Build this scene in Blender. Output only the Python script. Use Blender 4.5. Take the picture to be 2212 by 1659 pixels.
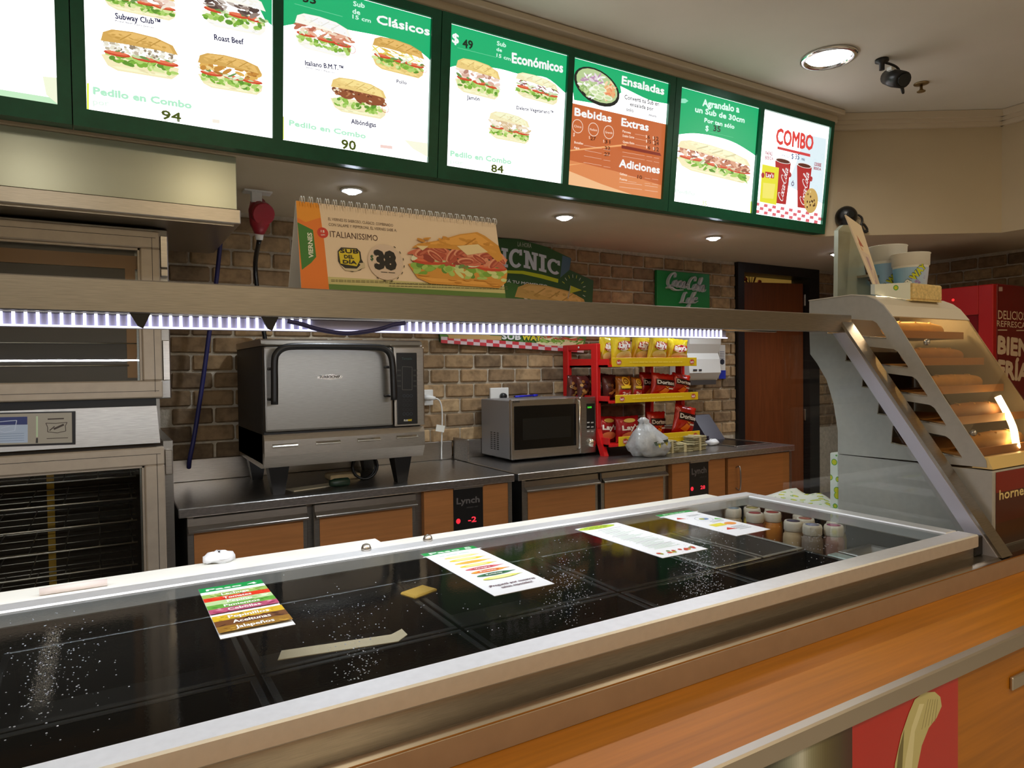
import bpy, bmesh, math, random
from mathutils import Vector, Matrix
random.seed(7)
for o in list(bpy.data.objects): bpy.data.objects.remove(o)
SC = bpy.context.scene; COL = SC.collection
# ------------------------------------------------------------------ camera
W_, H_, F_ = 2212., 1659., 1476.27
CAMZ = 1.39
YAW, PITCH, ROLL = .539358, -.0222018, -.0122754
def _axes():
    cy, sy, cp, sp = math.cos(YAW), math.sin(YAW), math.cos(PITCH), math.sin(PITCH)
    f = Vector((sy*cp, cy*cp, sp)); r = Vector((cy, -sy, 0)); u = r.cross(f)
    cr, sr = math.cos(ROLL), math.sin(ROLL)
    return cr*r+sr*u, -sr*r+cr*u, f
R_, U_, FW = _axes()
C_ = Vector((0, 0, CAMZ))
cam = bpy.data.cameras.new('camera'); camo = bpy.data.objects.new('camera', cam); COL.objects.link(camo)
cam.sensor_width = 36; cam.lens = F_/W_*36; cam.clip_start = .02
camo.matrix_world = Matrix(((R_.x, U_.x, -FW.x, C_.x), (R_.y, U_.y, -FW.y, C_.y), (R_.z, U_.z, -FW.z, C_.z), (0, 0, 0, 1)))
SC.camera = camo
# ------------------------------------------------------------------ world, exposure, main lamps
wd = bpy.data.worlds.new('world'); SC.world = wd; wd.use_nodes = True
wd.node_tree.nodes['Background'].inputs[0].default_value = (.9, .8, .66, 1)
wd.node_tree.nodes['Background'].inputs[1].default_value = .02
SC.view_settings.view_transform = 'Standard'; SC.view_settings.look = 'None'
SC.view_settings.exposure = 0.0; SC.view_settings.gamma = 1.0
SC.view_settings.use_curve_mapping = False
def lamp(name, kind, loc, power, col, size=.1, rot=(0, 0, 0), sizey=None, spot=None, blend=.5):
    l = bpy.data.lights.new(name, kind); l.energy = power; l.color = col
    if kind == 'AREA':
        l.size = size
        if sizey: l.shape = 'RECTANGLE'; l.size_y = sizey
        else: l.shape = 'DISK'
    else: l.shadow_soft_size = size
    if spot: l.spot_size = spot; l.spot_blend = blend
    o = bpy.data.objects.new(name, l); o.location = loc; o.rotation_euler = rot; COL.objects.link(o); return o
WARM = (1., .79, .5); NEUT = (1., .93, .84); COOL = (.86, .93, 1.)
# recessed lamps in the customer side ceiling (behind and beside the camera)
for x, y, p in ((.7, -.7, 11), (2.4, -.5, 11), (3.6, .4, 8), (-1.6, 1.6, 7), (1.0, -1.9, 7)):
    lamp('ceiling_lamp', 'AREA', (x, y, 2.8), p, WARM, .16)
lamp('tube_lamp', 'AREA', (-.42, -1.2, 2.8), 14, (1., .88, .68), .12, (0, 0, 0), 1.8)
# ------------------------------------------------------------------ helpers
def lin(c):
    return tuple(((v/255)/12.92 if v/255 <= .04045 else ((v/255+.055)/1.055)**2.4) for v in c[:3])
def ray(x, y): return FW + R_*((x-W_/2)/F_) + U_*((H_/2-y)/F_)
def P(x, y, **k):
    d = ray(x, y); a, v = list(k.items())[0]; i = 'XYZ'.index(a)
    return C_ + d*((v-C_[i])/d[i])
MATS = {}
def mat(name, col, rough=.5, metal=0, noise=0, nscale=20, bump=0, stretch=None, emit=0, emitcol=None, spec=.5, bscale=None, coat=0, trans=0, detail=3):
    if name in MATS: return MATS[name]
    m = bpy.data.materials.new(name); m.use_nodes = True; nt = m.node_tree; b = nt.nodes['Principled BSDF']
    c = lin(col)+(1,)
    b.inputs['Base Color'].default_value = c; b.inputs['Roughness'].default_value = rough; b.inputs['Metallic'].default_value = metal
    b.inputs['Specular IOR Level'].default_value = spec; b.inputs['Coat Weight'].default_value = coat
    b.inputs['Transmission Weight'].default_value = trans
    if emit:
        b.inputs['Emission Color'].default_value = lin(emitcol or col)+(1,); b.inputs['Emission Strength'].default_value = emit
    if noise or bump:
        tc = nt.nodes.new('ShaderNodeTexCoord'); mp = nt.nodes.new('ShaderNodeMapping')
        mp.inputs['Scale'].default_value = stretch or (1, 1, 1)
        nt.links.new(tc.outputs['Object'], mp.inputs[0])
        n = nt.nodes.new('ShaderNodeTexNoise'); n.inputs['Scale'].default_value = nscale; n.inputs['Detail'].default_value = detail
        nt.links.new(mp.outputs[0], n.inputs['Vector'])
        if noise:
            r = nt.nodes.new('ShaderNodeValToRGB')
            r.color_ramp.elements[0].position = .3; r.color_ramp.elements[1].position = .7
            r.color_ramp.elements[0].color = tuple(v*(1-noise) for v in c[:3])+(1,)
            r.color_ramp.elements[1].color = tuple(min(1, v*(1+noise)) for v in c[:3])+(1,)
            nt.links.new(n.outputs[0], r.inputs[0]); nt.links.new(r.outputs[0], b.inputs['Base Color'])
        if bump:
            n2 = n
            if bscale:
                n2 = nt.nodes.new('ShaderNodeTexNoise'); n2.inputs['Scale'].default_value = bscale; nt.links.new(mp.outputs[0], n2.inputs['Vector'])
            bp = nt.nodes.new('ShaderNodeBump'); bp.inputs['Strength'].default_value = bump; bp.inputs['Distance'].default_value = .01
            nt.links.new(n2.outputs[0], bp.inputs['Height']); nt.links.new(bp.outputs[0], b.inputs['Normal'])
    MATS[name] = m; return m
def vmat(name, emit=False, rough=.5, gain=1.):          # flat print: colours come from the printed shapes
    if name in MATS: return MATS[name]
    m = bpy.data.materials.new(name); m.use_nodes = True; nt = m.node_tree; b = nt.nodes['Principled BSDF']
    a = nt.nodes.new('ShaderNodeAttribute'); a.attribute_name = 'ink'
    b.inputs['Roughness'].default_value = rough
    if emit:
        b.inputs['Base Color'].default_value = (.02, .02, .02, 1)
        nt.links.new(a.outputs['Color'], b.inputs['Emission Color']); b.inputs['Emission Strength'].default_value = gain
    else: nt.links.new(a.outputs['Color'], b.inputs['Base Color'])
    MATS[name] = m; return m
def glassmat(name, tint=(1, 1, 1), rough=.02, ior=1.5, bump=0, haze=0.):     # thin pane: transparent with a Fresnel mirror
    if name in MATS: return MATS[name]
    m = bpy.data.materials.new(name); m.use_nodes = True; nt = m.node_tree; nt.nodes.clear()
    out = nt.nodes.new('ShaderNodeOutputMaterial'); mix = nt.nodes.new('ShaderNodeMixShader')
    tr = nt.nodes.new('ShaderNodeBsdfTransparent'); tr.inputs[0].default_value = tint+(1,)
    gl = nt.nodes.new('ShaderNodeBsdfGlossy'); gl.inputs['Roughness'].default_value = rough
    fr = nt.nodes.new('ShaderNodeFresnel'); fr.inputs[0].default_value = ior
    geo = nt.nodes.new('ShaderNodeNewGeometry'); ma = nt.nodes.new('ShaderNodeMath'); ma.operation = 'SUBTRACT'; ma.inputs[0].default_value = 1
    mu_ = nt.nodes.new('ShaderNodeMath'); mu_.operation = 'MULTIPLY'          # mirror only on the outer face of the thin pane
    nt.links.new(geo.outputs['Backfacing'], ma.inputs[1]); nt.links.new(ma.outputs[0], mu_.inputs[0]); nt.links.new(fr.outputs[0], mu_.inputs[1])
    nt.links.new(mu_.outputs[0], mix.inputs[0]); nt.links.new(gl.outputs[0], mix.inputs[2])
    if haze:
        df = nt.nodes.new('ShaderNodeBsdfDiffuse'); df.inputs[0].default_value = (.75, .75, .72, 1)
        m2 = nt.nodes.new('ShaderNodeMixShader'); m2.inputs[0].default_value = haze
        nt.links.new(tr.outputs[0], m2.inputs[1]); nt.links.new(df.outputs[0], m2.inputs[2]); nt.links.new(m2.outputs[0], mix.inputs[1])
    else: nt.links.new(tr.outputs[0], mix.inputs[1])
    if bump:
        tc = nt.nodes.new('ShaderNodeTexCoord'); n = nt.nodes.new('ShaderNodeTexNoise'); n.inputs['Scale'].default_value = 180
        bp = nt.nodes.new('ShaderNodeBump'); bp.inputs['Strength'].default_value = bump; bp.inputs['Distance'].default_value = .002
        nt.links.new(tc.outputs['Object'], n.inputs['Vector']); nt.links.new(n.outputs[0], bp.inputs['Height']); nt.links.new(bp.outputs[0], gl.inputs['Normal'])
    nt.links.new(mix.outputs[0], out.inputs[0]); MATS[name] = m; return m
LOC = {}
def setp(o, label=None, cat=None, group=None, kind=None):
    for k, v in (('label', label), ('category', cat), ('group', group), ('kind', kind)):
        if v: o[k] = v
    return o
def thing(name, label, cat, loc, group=None, kind=None):
    o = bpy.data.objects.new(name, None); COL.objects.link(o); o.location = loc; o.empty_display_size = .05
    LOC[o.name] = Vector(loc); return setp(o, label, cat, group, kind)
class M:
    def __init__(s): s.bm = bmesh.new()
    def box(s, x0, x1, y0, y1, z0, z1, bev=0, mi=0, seg=1):
        b = s.bm; v = [b.verts.new((x, y, z)) for x in (x0, x1) for y in (y0, y1) for z in (z0, z1)]
        fs = [b.faces.new([v[i] for i in q]) for q in ((0, 1, 3, 2), (4, 6, 7, 5), (0, 4, 5, 1), (2, 3, 7, 6), (0, 2, 6, 4), (1, 5, 7, 3))]
        for f in fs: f.material_index = mi
        if bev:
            es = list({e for f in fs for e in f.edges}); bmesh.ops.bevel(b, geom=es, offset=bev, segments=seg, affect='EDGES', profile=.5, material=-1)
        return s
    def hexa(s, lo, hi, mi=0):                       # two loops of the same length, joined
        b = s.bm; A = [b.verts.new(p) for p in lo]; B = [b.verts.new(p) for p in hi]; n = len(A)
        fs = [b.faces.new(A[::-1]), b.faces.new(B)]+[b.faces.new((A[i], A[(i+1) % n], B[(i+1) % n], B[i])) for i in range(n)]
        for f in fs: f.material_index = mi
        return s
    def prism(s, pts, ax, a, b, mi=0):
        def mk(p, t): return {'X': (t, p[0], p[1]), 'Y': (p[0], t, p[1]), 'Z': (p[0], p[1], t)}[ax]
        return s.hexa([mk(p, a) for p in pts], [mk(p, b) for p in pts], mi)
    def tube(s, path, r, n=8, mi=0, caps=True):
        b = s.bm; path = [Vector(p) for p in path]; rs = r if isinstance(r, (list, tuple)) else [r]*len(path); rings = []
        up = None
        for i, p in enumerate(path):
            t = (path[min(i+1, len(path)-1)]-path[max(i-1, 0)]).normalized()
            if up is None: up = t.orthogonal().normalized()
            else:
                up = up-t*up.dot(t); up = up.normalized() if up.length > 1e-6 else t.orthogonal().normalized()
            w = t.cross(up)
            rings.append([b.verts.new(p+(up*math.cos(k*2*math.pi/n)+w*math.sin(k*2*math.pi/n))*rs[i]) for k in range(n)])
        for A, B in zip(rings, rings[1:]):
            for k in range(n):
                f = b.faces.new((A[k], A[(k+1) % n], B[(k+1) % n], B[k])); f.material_index = mi; f.smooth = True
        if caps:
            for L in (rings[0][::-1], rings[-1]): f = b.faces.new(L); f.material_index = mi
        return s
    def lathe(s, c, prof, n=24, mi=0, ax='Z', smooth=True):
        b = s.bm; rings = []
        for r, h in prof:
            ring = []
            for k in range(n):
                a = k*2*math.pi/n; x, y = r*math.cos(a), r*math.sin(a)
                d = {'Z': (x, y, h), 'Y': (x, h, y), 'X': (h, x, y)}[ax]
                ring.append(b.verts.new((c[0]+d[0], c[1]+d[1], c[2]+d[2])))
            rings.append(ring)
        for A, B in zip(rings, rings[1:]):
            for k in range(n):
                f = b.faces.new((A[k], A[(k+1) % n], B[(k+1) % n], B[k])); f.material_index = mi; f.smooth = smooth
        if prof[0][0] > 1e-5: b.faces.new(rings[0][::-1]).material_index = mi
        if prof[-1][0] > 1e-5: b.faces.new(rings[-1]).material_index = mi
        return s
    def ball(s, c, rx, ry, rz, nu=12, nv=8, mi=0):
        pr = [(math.sin(math.pi*i/nv), -math.cos(math.pi*i/nv)) for i in range(nv+1)]
        pr[0] = (.02, -1); pr[-1] = (.02, 1); b = s.bm; rings = []
        for r, h in pr: rings.append([b.verts.new((c[0]+rx*r*math.cos(k*2*math.pi/nu), c[1]+ry*r*math.sin(k*2*math.pi/nu), c[2]+rz*h)) for k in range(nu)])
        for A, B in zip(rings, rings[1:]):
            for k in range(nu):
                f = b.faces.new((A[k], A[(k+1) % nu], B[(k+1) % nu], B[k])); f.smooth = True; f.material_index = mi
        return s
    def holes(s, outer, holes, fn, thick, mi=0):     # flat plate with openings; fn maps 2D to 3D, thick is the extrusion vector
        b = s.bm; es = []
        for L in [outer]+holes:
            v = [b.verts.new(fn(p)) for p in L]; es += [b.edges.new((v[i], v[(i+1) % len(v)])) for i in range(len(v))]
        g = bmesh.ops.triangle_fill(b, edges=es, use_beauty=True, use_dissolve=False)['geom']
        fs = [f for f in g if isinstance(f, bmesh.types.BMFace)]
        for f in fs: f.material_index = mi
        e = bmesh.ops.extrude_face_region(b, geom=fs)['geom']
        bmesh.ops.translate(b, vec=thick, verts=[v for v in e if isinstance(v, bmesh.types.BMVert)])
        return s
    def jitter(s, a):
        for v in s.bm.verts: v.co += Vector((random.uniform(-a, a), random.uniform(-a, a), random.uniform(-a, a)))
        return s
    def rot(s, deg, c, ax='Z'):
        bmesh.ops.rotate(s.bm, cent=c, matrix=Matrix.Rotation(math.radians(deg), 3, ax), verts=s.bm.verts); return s
def part(name, m, mats, parent=None, smooth=False, label=None, cat=None, group=None, kind=None, norm=True, sub=0):
    me = bpy.data.meshes.new(name); bm = m.bm if isinstance(m, M) else m
    if norm: bmesh.ops.recalc_face_normals(bm, faces=bm.faces)
    if smooth:
        for f in bm.faces: f.smooth = True
    if parent: off = LOC[parent.name]
    else:
        xs = [v.co for v in bm.verts]
        off = Vector(((min(v.x for v in xs)+max(v.x for v in xs))/2, (min(v.y for v in xs)+max(v.y for v in xs))/2, min(v.z for v in xs)))
    for v in bm.verts: v.co -= off
    bm.to_mesh(me); bm.free()
    for mm in (mats if isinstance(mats, (list, tuple)) else [mats]): me.materials.append(mm)
    o = bpy.data.objects.new(name, me); COL.objects.link(o)
    if parent: o.parent = parent
    else: o.location = off
    LOC[o.name] = off
    if sub:
        sm = o.modifiers.new('sub', 'SUBSURF'); sm.levels = sub; sm.render_levels = sub
    return setp(o, label, cat, group, kind)
def cr(pts, n=6, closed=False):                       # Catmull-Rom
    pts = [Vector(p) for p in pts]; out = []; N = len(pts)
    for i in range(N if closed else N-1):
        p0, p1, p2, p3 = [pts[(i+k) % N] if closed else pts[max(0, min(N-1, i+k))] for k in (-1, 0, 1, 2)]
        for j in range(n):
            t = j/n; out.append(.5*((2*p1)+(p2-p0)*t+(2*p0-5*p1+4*p2-p3)*t*t+(3*p1-p0-3*p2+p3)*t**3))
    if not closed: out.append(pts[-1])
    return out
# ---- flat print -------------------------------------------------------------
TXT = {}
def glyphs(s, bold):
    k = (s, bold)
    if k not in TXT:
        cu = bpy.data.curves.new('t', 'FONT'); cu.body = s; cu.offset = bold; cu.resolution_u = 2; cu.fill_mode = 'FRONT'
        o = bpy.data.objects.new('t', cu); COL.objects.link(o); bpy.context.view_layer.update()
        me = bpy.data.meshes.new_from_object(o.evaluated_get(bpy.context.evaluated_depsgraph_get()))
        vs = [(v.co.x, v.co.y) for v in me.vertices]; fs = [tuple(p.vertices) for p in me.polygons]
        bpy.data.objects.remove(o); bpy.data.curves.remove(cu); bpy.data.meshes.remove(me); TXT[k] = (vs, fs)
    return TXT[k]
LET = {  # handwritten script strokes (x, y, x-height 1)
 'C': ([[(1.25, 1.35), (1.2, 1.8), (.8, 1.95), (.35, 1.5), (.1, .8), (.25, .15), (.7, 0), (1.15, .35)]], 1.15),
 'o': ([[(.45, .95), (.15, .8), (.05, .35), (.3, .02), (.62, .2), (.68, .65), (.45, .95), (.6, .85), (.9, .8)]], .8),
 'c': ([[(.7, .75), (.45, .98), (.12, .7), (.08, .25), (.35, 0), (.8, .35)]], .75),
 'a': ([[(.68, .8), (.4, .98), (.1, .7), (.08, .2), (.32, .02), (.62, .45), (.72, .95), (.68, .2), (.85, .02), (1.05, .35)]], 1.0),
 'l': ([[(0, .3), (.45, 1.4), (.5, 1.95), (.3, 1.9), (.18, 1.1), (.2, .2), (.4, 0), (.7, .35)]], .6),
 '-': ([[(-.05, .6), (.5, .72)]], .35),
 'L': ([[(.5, 1.7), (.3, 1.9), (.2, 1.3), (.22, .3), (.1, .05), (.5, .1), (.95, .05)]], .85),
 'i': ([[(.1, .4), (.3, .95), (.25, .2), (.4, 0), (.65, .35)]], .5),
 'f': ([[(0, .3), (.4, 1.3), (.5, 1.9), (.3, 1.8), (.2, .8), (.15, -.8), (0, -.9), (.05, -.4), (.5, .35)]], .45),
 'e': ([[(.05, .45), (.5, .6), (.5, .95), (.2, .9), (.1, .3), (.35, 0), (.8, .35)]], .7)}
def script(word, wd=.17, shear=.25, swoosh=False):     # list of ribbons (polygons) in a unit box
    x = 0; polys = []
    def rib(pts, w):
        c = cr([(p[0]+p[1]*shear, p[1], 0) for p in pts], 5); n = len(c)
        for i in range(n-1):
            t0, t1 = i/(n-1), (i+1)/(n-1); d = (c[i+1]-c[i]); nr = Vector((-d.y, d.x, 0)).normalized()
            a, b = w*(.45+.75*math.sin(math.pi*t0)), w*(.45+.75*math.sin(math.pi*t1)); e = d.normalized()*w*.25
            polys.append([(c[i]-e+nr*a)[:2], (c[i]-e-nr*a)[:2], (c[i+1]+e-nr*b)[:2], (c[i+1]+e+nr*b)[:2]])
    for ch in word:
        st, adv = LET[ch]
        for p in st: rib([(a+x, b) for a, b in p], wd)
        x += adv
    if swoosh: rib([(.7, 0), (.2, -.35), (.9, -.25), (1.8, -.5), (3.2, -.3)], wd*1.2)
    xs = [p[0] for q in polys for p in q]; ys = [p[1] for q in polys for p in q]
    return polys, (min(xs), max(xs), min(ys), max(ys))
WHITE = (255, 255, 255)
class Print:
    def __init__(s, o, e1, e2, glow=0):
        s.o = Vector(o); s.e1 = Vector(e1).normalized(); s.e2 = Vector(e2).normalized(); s.n = s.e1.cross(s.e2)
        s.bm = bmesh.new(); s.cl = s.bm.loops.layers.float_color.new('ink'); s.z = .0004; s.glow = glow
    def at(s, x, y):
        d = ray(x, y); p = C_+d*((s.o-C_).dot(s.n)/d.dot(s.n))-s.o; return (p.dot(s.e1), p.dot(s.e2))
    def c(s, c):
        if s.glow and min(c) >= 250: return (s.glow,)*3+(1,)
        return lin(c)+(1,)
    def poly(s, pts, col, z=None):
        co = s.c(col); s.z += .00001 if z is None else 0
        v = [s.bm.verts.new(s.o+s.e1*p[0]+s.e2*p[1]+s.n*(s.z if z is None else z)) for p in pts]
        try: f = s.bm.faces.new(v)
        except ValueError: return
        for l in f.loops: l[s.cl] = co
    def mesh(s, vs, fs, col):
        co = s.c(col); s.z += .00002
        v = [s.bm.verts.new(s.o+s.e1*p[0]+s.e2*p[1]+s.n*s.z) for p in vs]
        for q in fs:
            try: f = s.bm.faces.new([v[i] for i in q])
            except ValueError: continue
            for l in f.loops: l[s.cl] = co
    def rect(s, u0, u1, v0, v1, col): s.poly([(u0, v0), (u1, v0), (u1, v1), (u0, v1)], col)
    def ell(s, u, v, a, b, col, n=14, rot=0):
        cs, sn = math.cos(rot), math.sin(rot)
        s.poly([(u+a*math.cos(t)*cs-b*math.sin(t)*sn, v+a*math.cos(t)*sn+b*math.sin(t)*cs) for t in [k*2*math.pi/n for k in range(n)]], col)
    def ring(s, u, v, a, w, col, n=20):
        for k in range(n):
            t0, t1 = k*2*math.pi/n, (k+1)*2*math.pi/n
            s.poly([(u+r*math.cos(t), v+r*math.sin(t)) for r, t in ((a, t0), (a, t1), (a-w, t1), (a-w, t0))], col, s.z)
        s.z += .00001
    def line(s, a, b, w, col):
        d = (Vector(b)-Vector(a)); nr = Vector((-d.y, d.x)).normalized()*w/2; a = Vector(a); b = Vector(b)
        s.poly([a+nr, a-nr, b-nr, b+nr], col)
    def pp(s, pts, col): s.poly([s.at(*p) for p in pts], col)                 # polygon by photo points
    def pl(s, a, b, w, col): s.line(s.at(*a), s.at(*b), w, col)
    def text(s, t, u0, v0, u1, h, col, bold=0., v1=None, font=None, outline=None):
        vs, fs = glyphs(t, 0)
        if not vs: return
        x0, x1 = min(p[0] for p in vs), max(p[0] for p in vs); capv = glyphs('H', 0)[0]; ch = max(p[1] for p in capv)-min(p[1] for p in capv)
        L = math.hypot(u1-u0, (v1 if v1 is not None else v0)-v0); an = math.atan2((v1 if v1 is not None else v0)-v0, u1-u0)
        r = bold*1.5*h; L -= 2*r; h -= 2*r; u0 += r; v0 += r
        kx, ky = L/(x1-x0), h/ch; cs, sn = math.cos(an), math.sin(an)
        def put(o, col):
            ofs = [(0, 0)]+([(o*math.cos(q*math.pi/4), o*math.sin(q*math.pi/4)) for q in range(8)] if o > 0 else [])
            for dx, dy in ofs:
                s.mesh([(u0+dx+(p[0]-x0)*kx*cs-p[1]*ky*sn, v0+dy+(p[0]-x0)*kx*sn+p[1]*ky*cs) for p in vs], fs, col)
        if outline: put(r+outline[1], outline[0])
        put(r, col)
    def T(s, t, x0, y0, x1, y1, ytop, col, bold=.028, outline=None):           # baseline by two photo points, cap height by a third
        a = s.at(x0, y0); b = s.at(x1, y1); c = s.at(x0, ytop); s.text(t, a[0], a[1], b[0], c[1]-a[1], col, bold, b[1], outline=outline)
    def dash(s, u0, v0, u1, h, col, v1=None, sd=1):      # print too small to read: broken strokes
        rg = random.Random(sd); a = Vector((u0, v0)); b = Vector((u1, v0 if v1 is None else v1)); L = (b-a).length; x = 0
        while x < L:
            w = rg.uniform(1.5, 5)*h; e = min(L, x+w); s.line(a.lerp(b, x/L), a.lerp(b, e/L), h*.55, col); x = e+h*.7
    def D(s, x0, y0, x1, y1, ytop, col, *_):
        a = s.at(x0, y0); b = s.at(x1, y1); c = s.at(x0, ytop); h = c[1]-a[1]; s.dash(a[0], a[1]+h/2, b[0], h, col, b[1]+h/2, int(x0))
    def script(s, word, x0, y0, x1, y1, ytop, col, swoosh=False, wd=.17, shear=.25):   # photo points: lower left, lower right, top
        a = Vector(s.at(x0, y0)); b = Vector(s.at(x1, y1)); t = Vector(s.at(x0, ytop)); ps, (X0, X1, Y0, Y1) = script(word, wd, shear, swoosh)
        e = b-a; f = t-a
        for q in ps: s.poly([a+e*((p[0]-X0)/(X1-X0))+f*((p[1]-Y0)/(Y1-Y0)) for p in q], col)
    def sub(s, cx, cy, w, h, kind, rnd=1, tilt=0.):      # sandwich picture: photo centre, photo width and height
        a = s.at(cx-w/2, cy); b = s.at(cx+w/2, cy); t = s.at(cx, cy-h/2); d = s.at(cx, cy+h/2)
        u, v = (a[0]+b[0])/2, (t[1]+d[1])/2; W = b[0]-a[0]; Hh = t[1]-d[1]; rg = random.Random(rnd)
        cs, sn = math.cos(tilt), math.sin(tilt)
        def q(x, y): return (u+W*x*cs-Hh*y*sn, v+W*x*sn+Hh*y*cs)
        def blob(n, y0, y1, a, b, cols, x0=-.45, x1=.46):
            for k in range(n):
                p = q(rg.uniform(x0, x1), rg.uniform(y0, y1)); s.ell(p[0], p[1], W*a*rg.uniform(.6, 1.3), Hh*b*rg.uniform(.6, 1.3), rg.choice(cols), 9, rg.uniform(-.7, .7))
        br = {'dark': (214, 170, 90), 'pale': (246, 236, 190), 'mid': (236, 206, 130)}
        bt, bb = {'tuna': ('dark', 'pale'), 'roast': ('white', 'white'), 'chick': ('dark', 'pale'), 'ham': ('mid', 'pale'), 'meat': ('mid', 'pale'), 'veg': ('pale', 'pale'),
                  'turk': ('pale', 'pale'), 'ital': ('white', 'white'), 'pollo': ('dark', 'mid'), 'long': ('pale', 'pale'), 'big': ('big', 'big'), 'bun': ('dark', 'mid')}[kind]
        br['white'] = (252, 250, 238); br['big'] = (222, 158, 62)
        s.poly([q(*p) for p in ((-.5, -.2), (-.42, -.42), (-.3, -.5), (.4, -.47), (.48, -.35), (.5, -.18), (.2, -.1), (-.3, -.1))], br[bb])
        s.poly([q(*p) for p in ((-.4, -.4), (-.28, -.46), (.38, -.43), (.4, -.38), (-.28, -.4))], tuple(min(249, c+18) for c in br[bb]))
        blob(46, -.34, -.14, .05, .05, [(126, 178, 60), (176, 212, 110), (96, 150, 50), (216, 232, 160), (150, 196, 84)])
        if kind not in ('meat',):
            for x in (-.3, .05, .33): p = q(x, -.12); s.ell(p[0], p[1], W*.17, Hh*.06, (206, 74, 44), 12); s.ell(p[0], p[1]+Hh*.02, W*.14, Hh*.035, (232, 120, 84), 12)
            blob(10, -.12, -.04, .07, .035, [(196, 216, 160), (110, 150, 80), (236, 240, 214)])
        F = {'tuna': ([(232, 228, 208), (196, 184, 160), (150, 134, 112), (246, 244, 232)], 90, .03, .035), 'roast': ([(112, 92, 84), (150, 130, 120), (84, 66, 62), (196, 184, 174)], 34, .08, .04),
             'chick': ([(226, 178, 90), (200, 140, 60), (240, 208, 136), (176, 116, 50)], 36, .07, .055), 'ham': ([(220, 176, 156), (240, 214, 198), (188, 136, 118), (246, 230, 214)], 34, .08, .045),
             'meat': ([(132, 76, 46), (160, 98, 60), (108, 58, 36)], 40, .08, .07), 'veg': ([(120, 150, 80), (214, 196, 204), (150, 90, 90), (220, 232, 190)], 26, .07, .03),
             'turk': ([(240, 224, 196), (222, 196, 156), (198, 164, 124), (250, 242, 224)], 34, .09, .045), 'ital': ([(214, 140, 112), (232, 178, 150), (244, 222, 196), (190, 108, 84)], 44, .09, .045),
             'pollo': ([(240, 226, 120), (226, 190, 80), (250, 246, 200)], 30, .08, .025), 'long': ([(196, 128, 100), (222, 164, 132), (158, 92, 70), (240, 204, 176)], 90, .045, .05), 'bun': ([(236, 222, 190)], 10, .08, .03),
             'big': ([(190, 84, 62), (216, 118, 92), (158, 62, 46), (230, 152, 122), (204, 100, 76)], 40, .085, .055)}[kind]
        blob(F[1], -.07, .16, F[2], F[3], F[0])
        if kind == 'meat':
            for x in (-.22, .05, .3): p = q(x, .02); s.ell(p[0], p[1], W*.15, Hh*.15, (146, 82, 50), 14); blob(14, -.06, .16, .03, .025, [(186, 126, 84), (112, 58, 36), (236, 220, 190)])
        if kind == 'big':
            for x, y, r_ in ((-.36, .04, .5), (-.24, -.02, -.6), (-.08, .03, .9), (.06, -.05, .1), (.2, .02, -.5), (.36, -.02, .7), (.28, .11, .2), (-.2, .12, -.3), (.02, .12, .5), (.42, .08, -.8)):
                p = q(x, y); s.ell(p[0], p[1], W*.085, Hh*.06, (238, 164, 134), 14, r_); s.ell(p[0]+W*.006, p[1]-Hh*.012, W*.075, Hh*.045, (176, 74, 54), 12, r_); s.ell(p[0]+W*.012, p[1]-Hh*.02, W*.05, Hh*.02, (204, 108, 82), 10, r_)
        top = [(-.5, .1), (-.47, .3), (-.36, .4), (-.1, .44), (.2, .42), (.42, .32), (.49, .12), (.3, .14), (-.2, .13)]
        if kind == 'big': top = [(-.46, .08), (-.4, .16), (-.2, .26), (.02, .42), (.2, .5), (.28, .45), (.42, .3), (.46, .06), (.4, .0), (.3, .14), (.1, .14), (-.15, .13)]
        s.poly([q(*p) for p in top], br[bt]); hi = tuple(min(249, c+20) for c in br[bt])
        s.poly([q(x*.88, y*.9+.02) for x, y in top[1:7]], hi)
        for k in range(26):
            x = rg.uniform(-.4, .38); p = q(x, rg.uniform(.18, .34)); cc = rg.uniform(-16, 14); s.ell(p[0], p[1], W*rg.uniform(.015, .05), Hh*rg.uniform(.01, .03), tuple(max(0, min(249, c+cc)) for c in br[bt]), 8, rg.uniform(-.4, .4))
        for k in range(14):
            p = q(rg.uniform(-.36, .4), rg.uniform(-.44, -.36)); cc = rg.uniform(-20, 10); s.ell(p[0], p[1], W*rg.uniform(.02, .06), Hh*.012, tuple(max(0, min(249, c+cc)) for c in br[bb]), 8)
        for x in ((-.2, 0, .18) if kind != 'big' else (.1,)): s.line(q(x-.06, .2), q(x+.08, .38), W*.012, tuple(max(0, c-26) for c in br[bt]))
        if kind == 'big':
            s.poly([q(*p) for p in ((-.02, .2), (.2, .28), (.3, .16), (.08, .06))], (244, 224, 176)); s.poly([q(*p) for p in ((-.42, .12), (-.3, .14), (-.36, .05))], (244, 224, 176))
    def done(s, name, m, parent=None, **k):
        return part(name, s.bm, m, parent, norm=False, **k)
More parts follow.
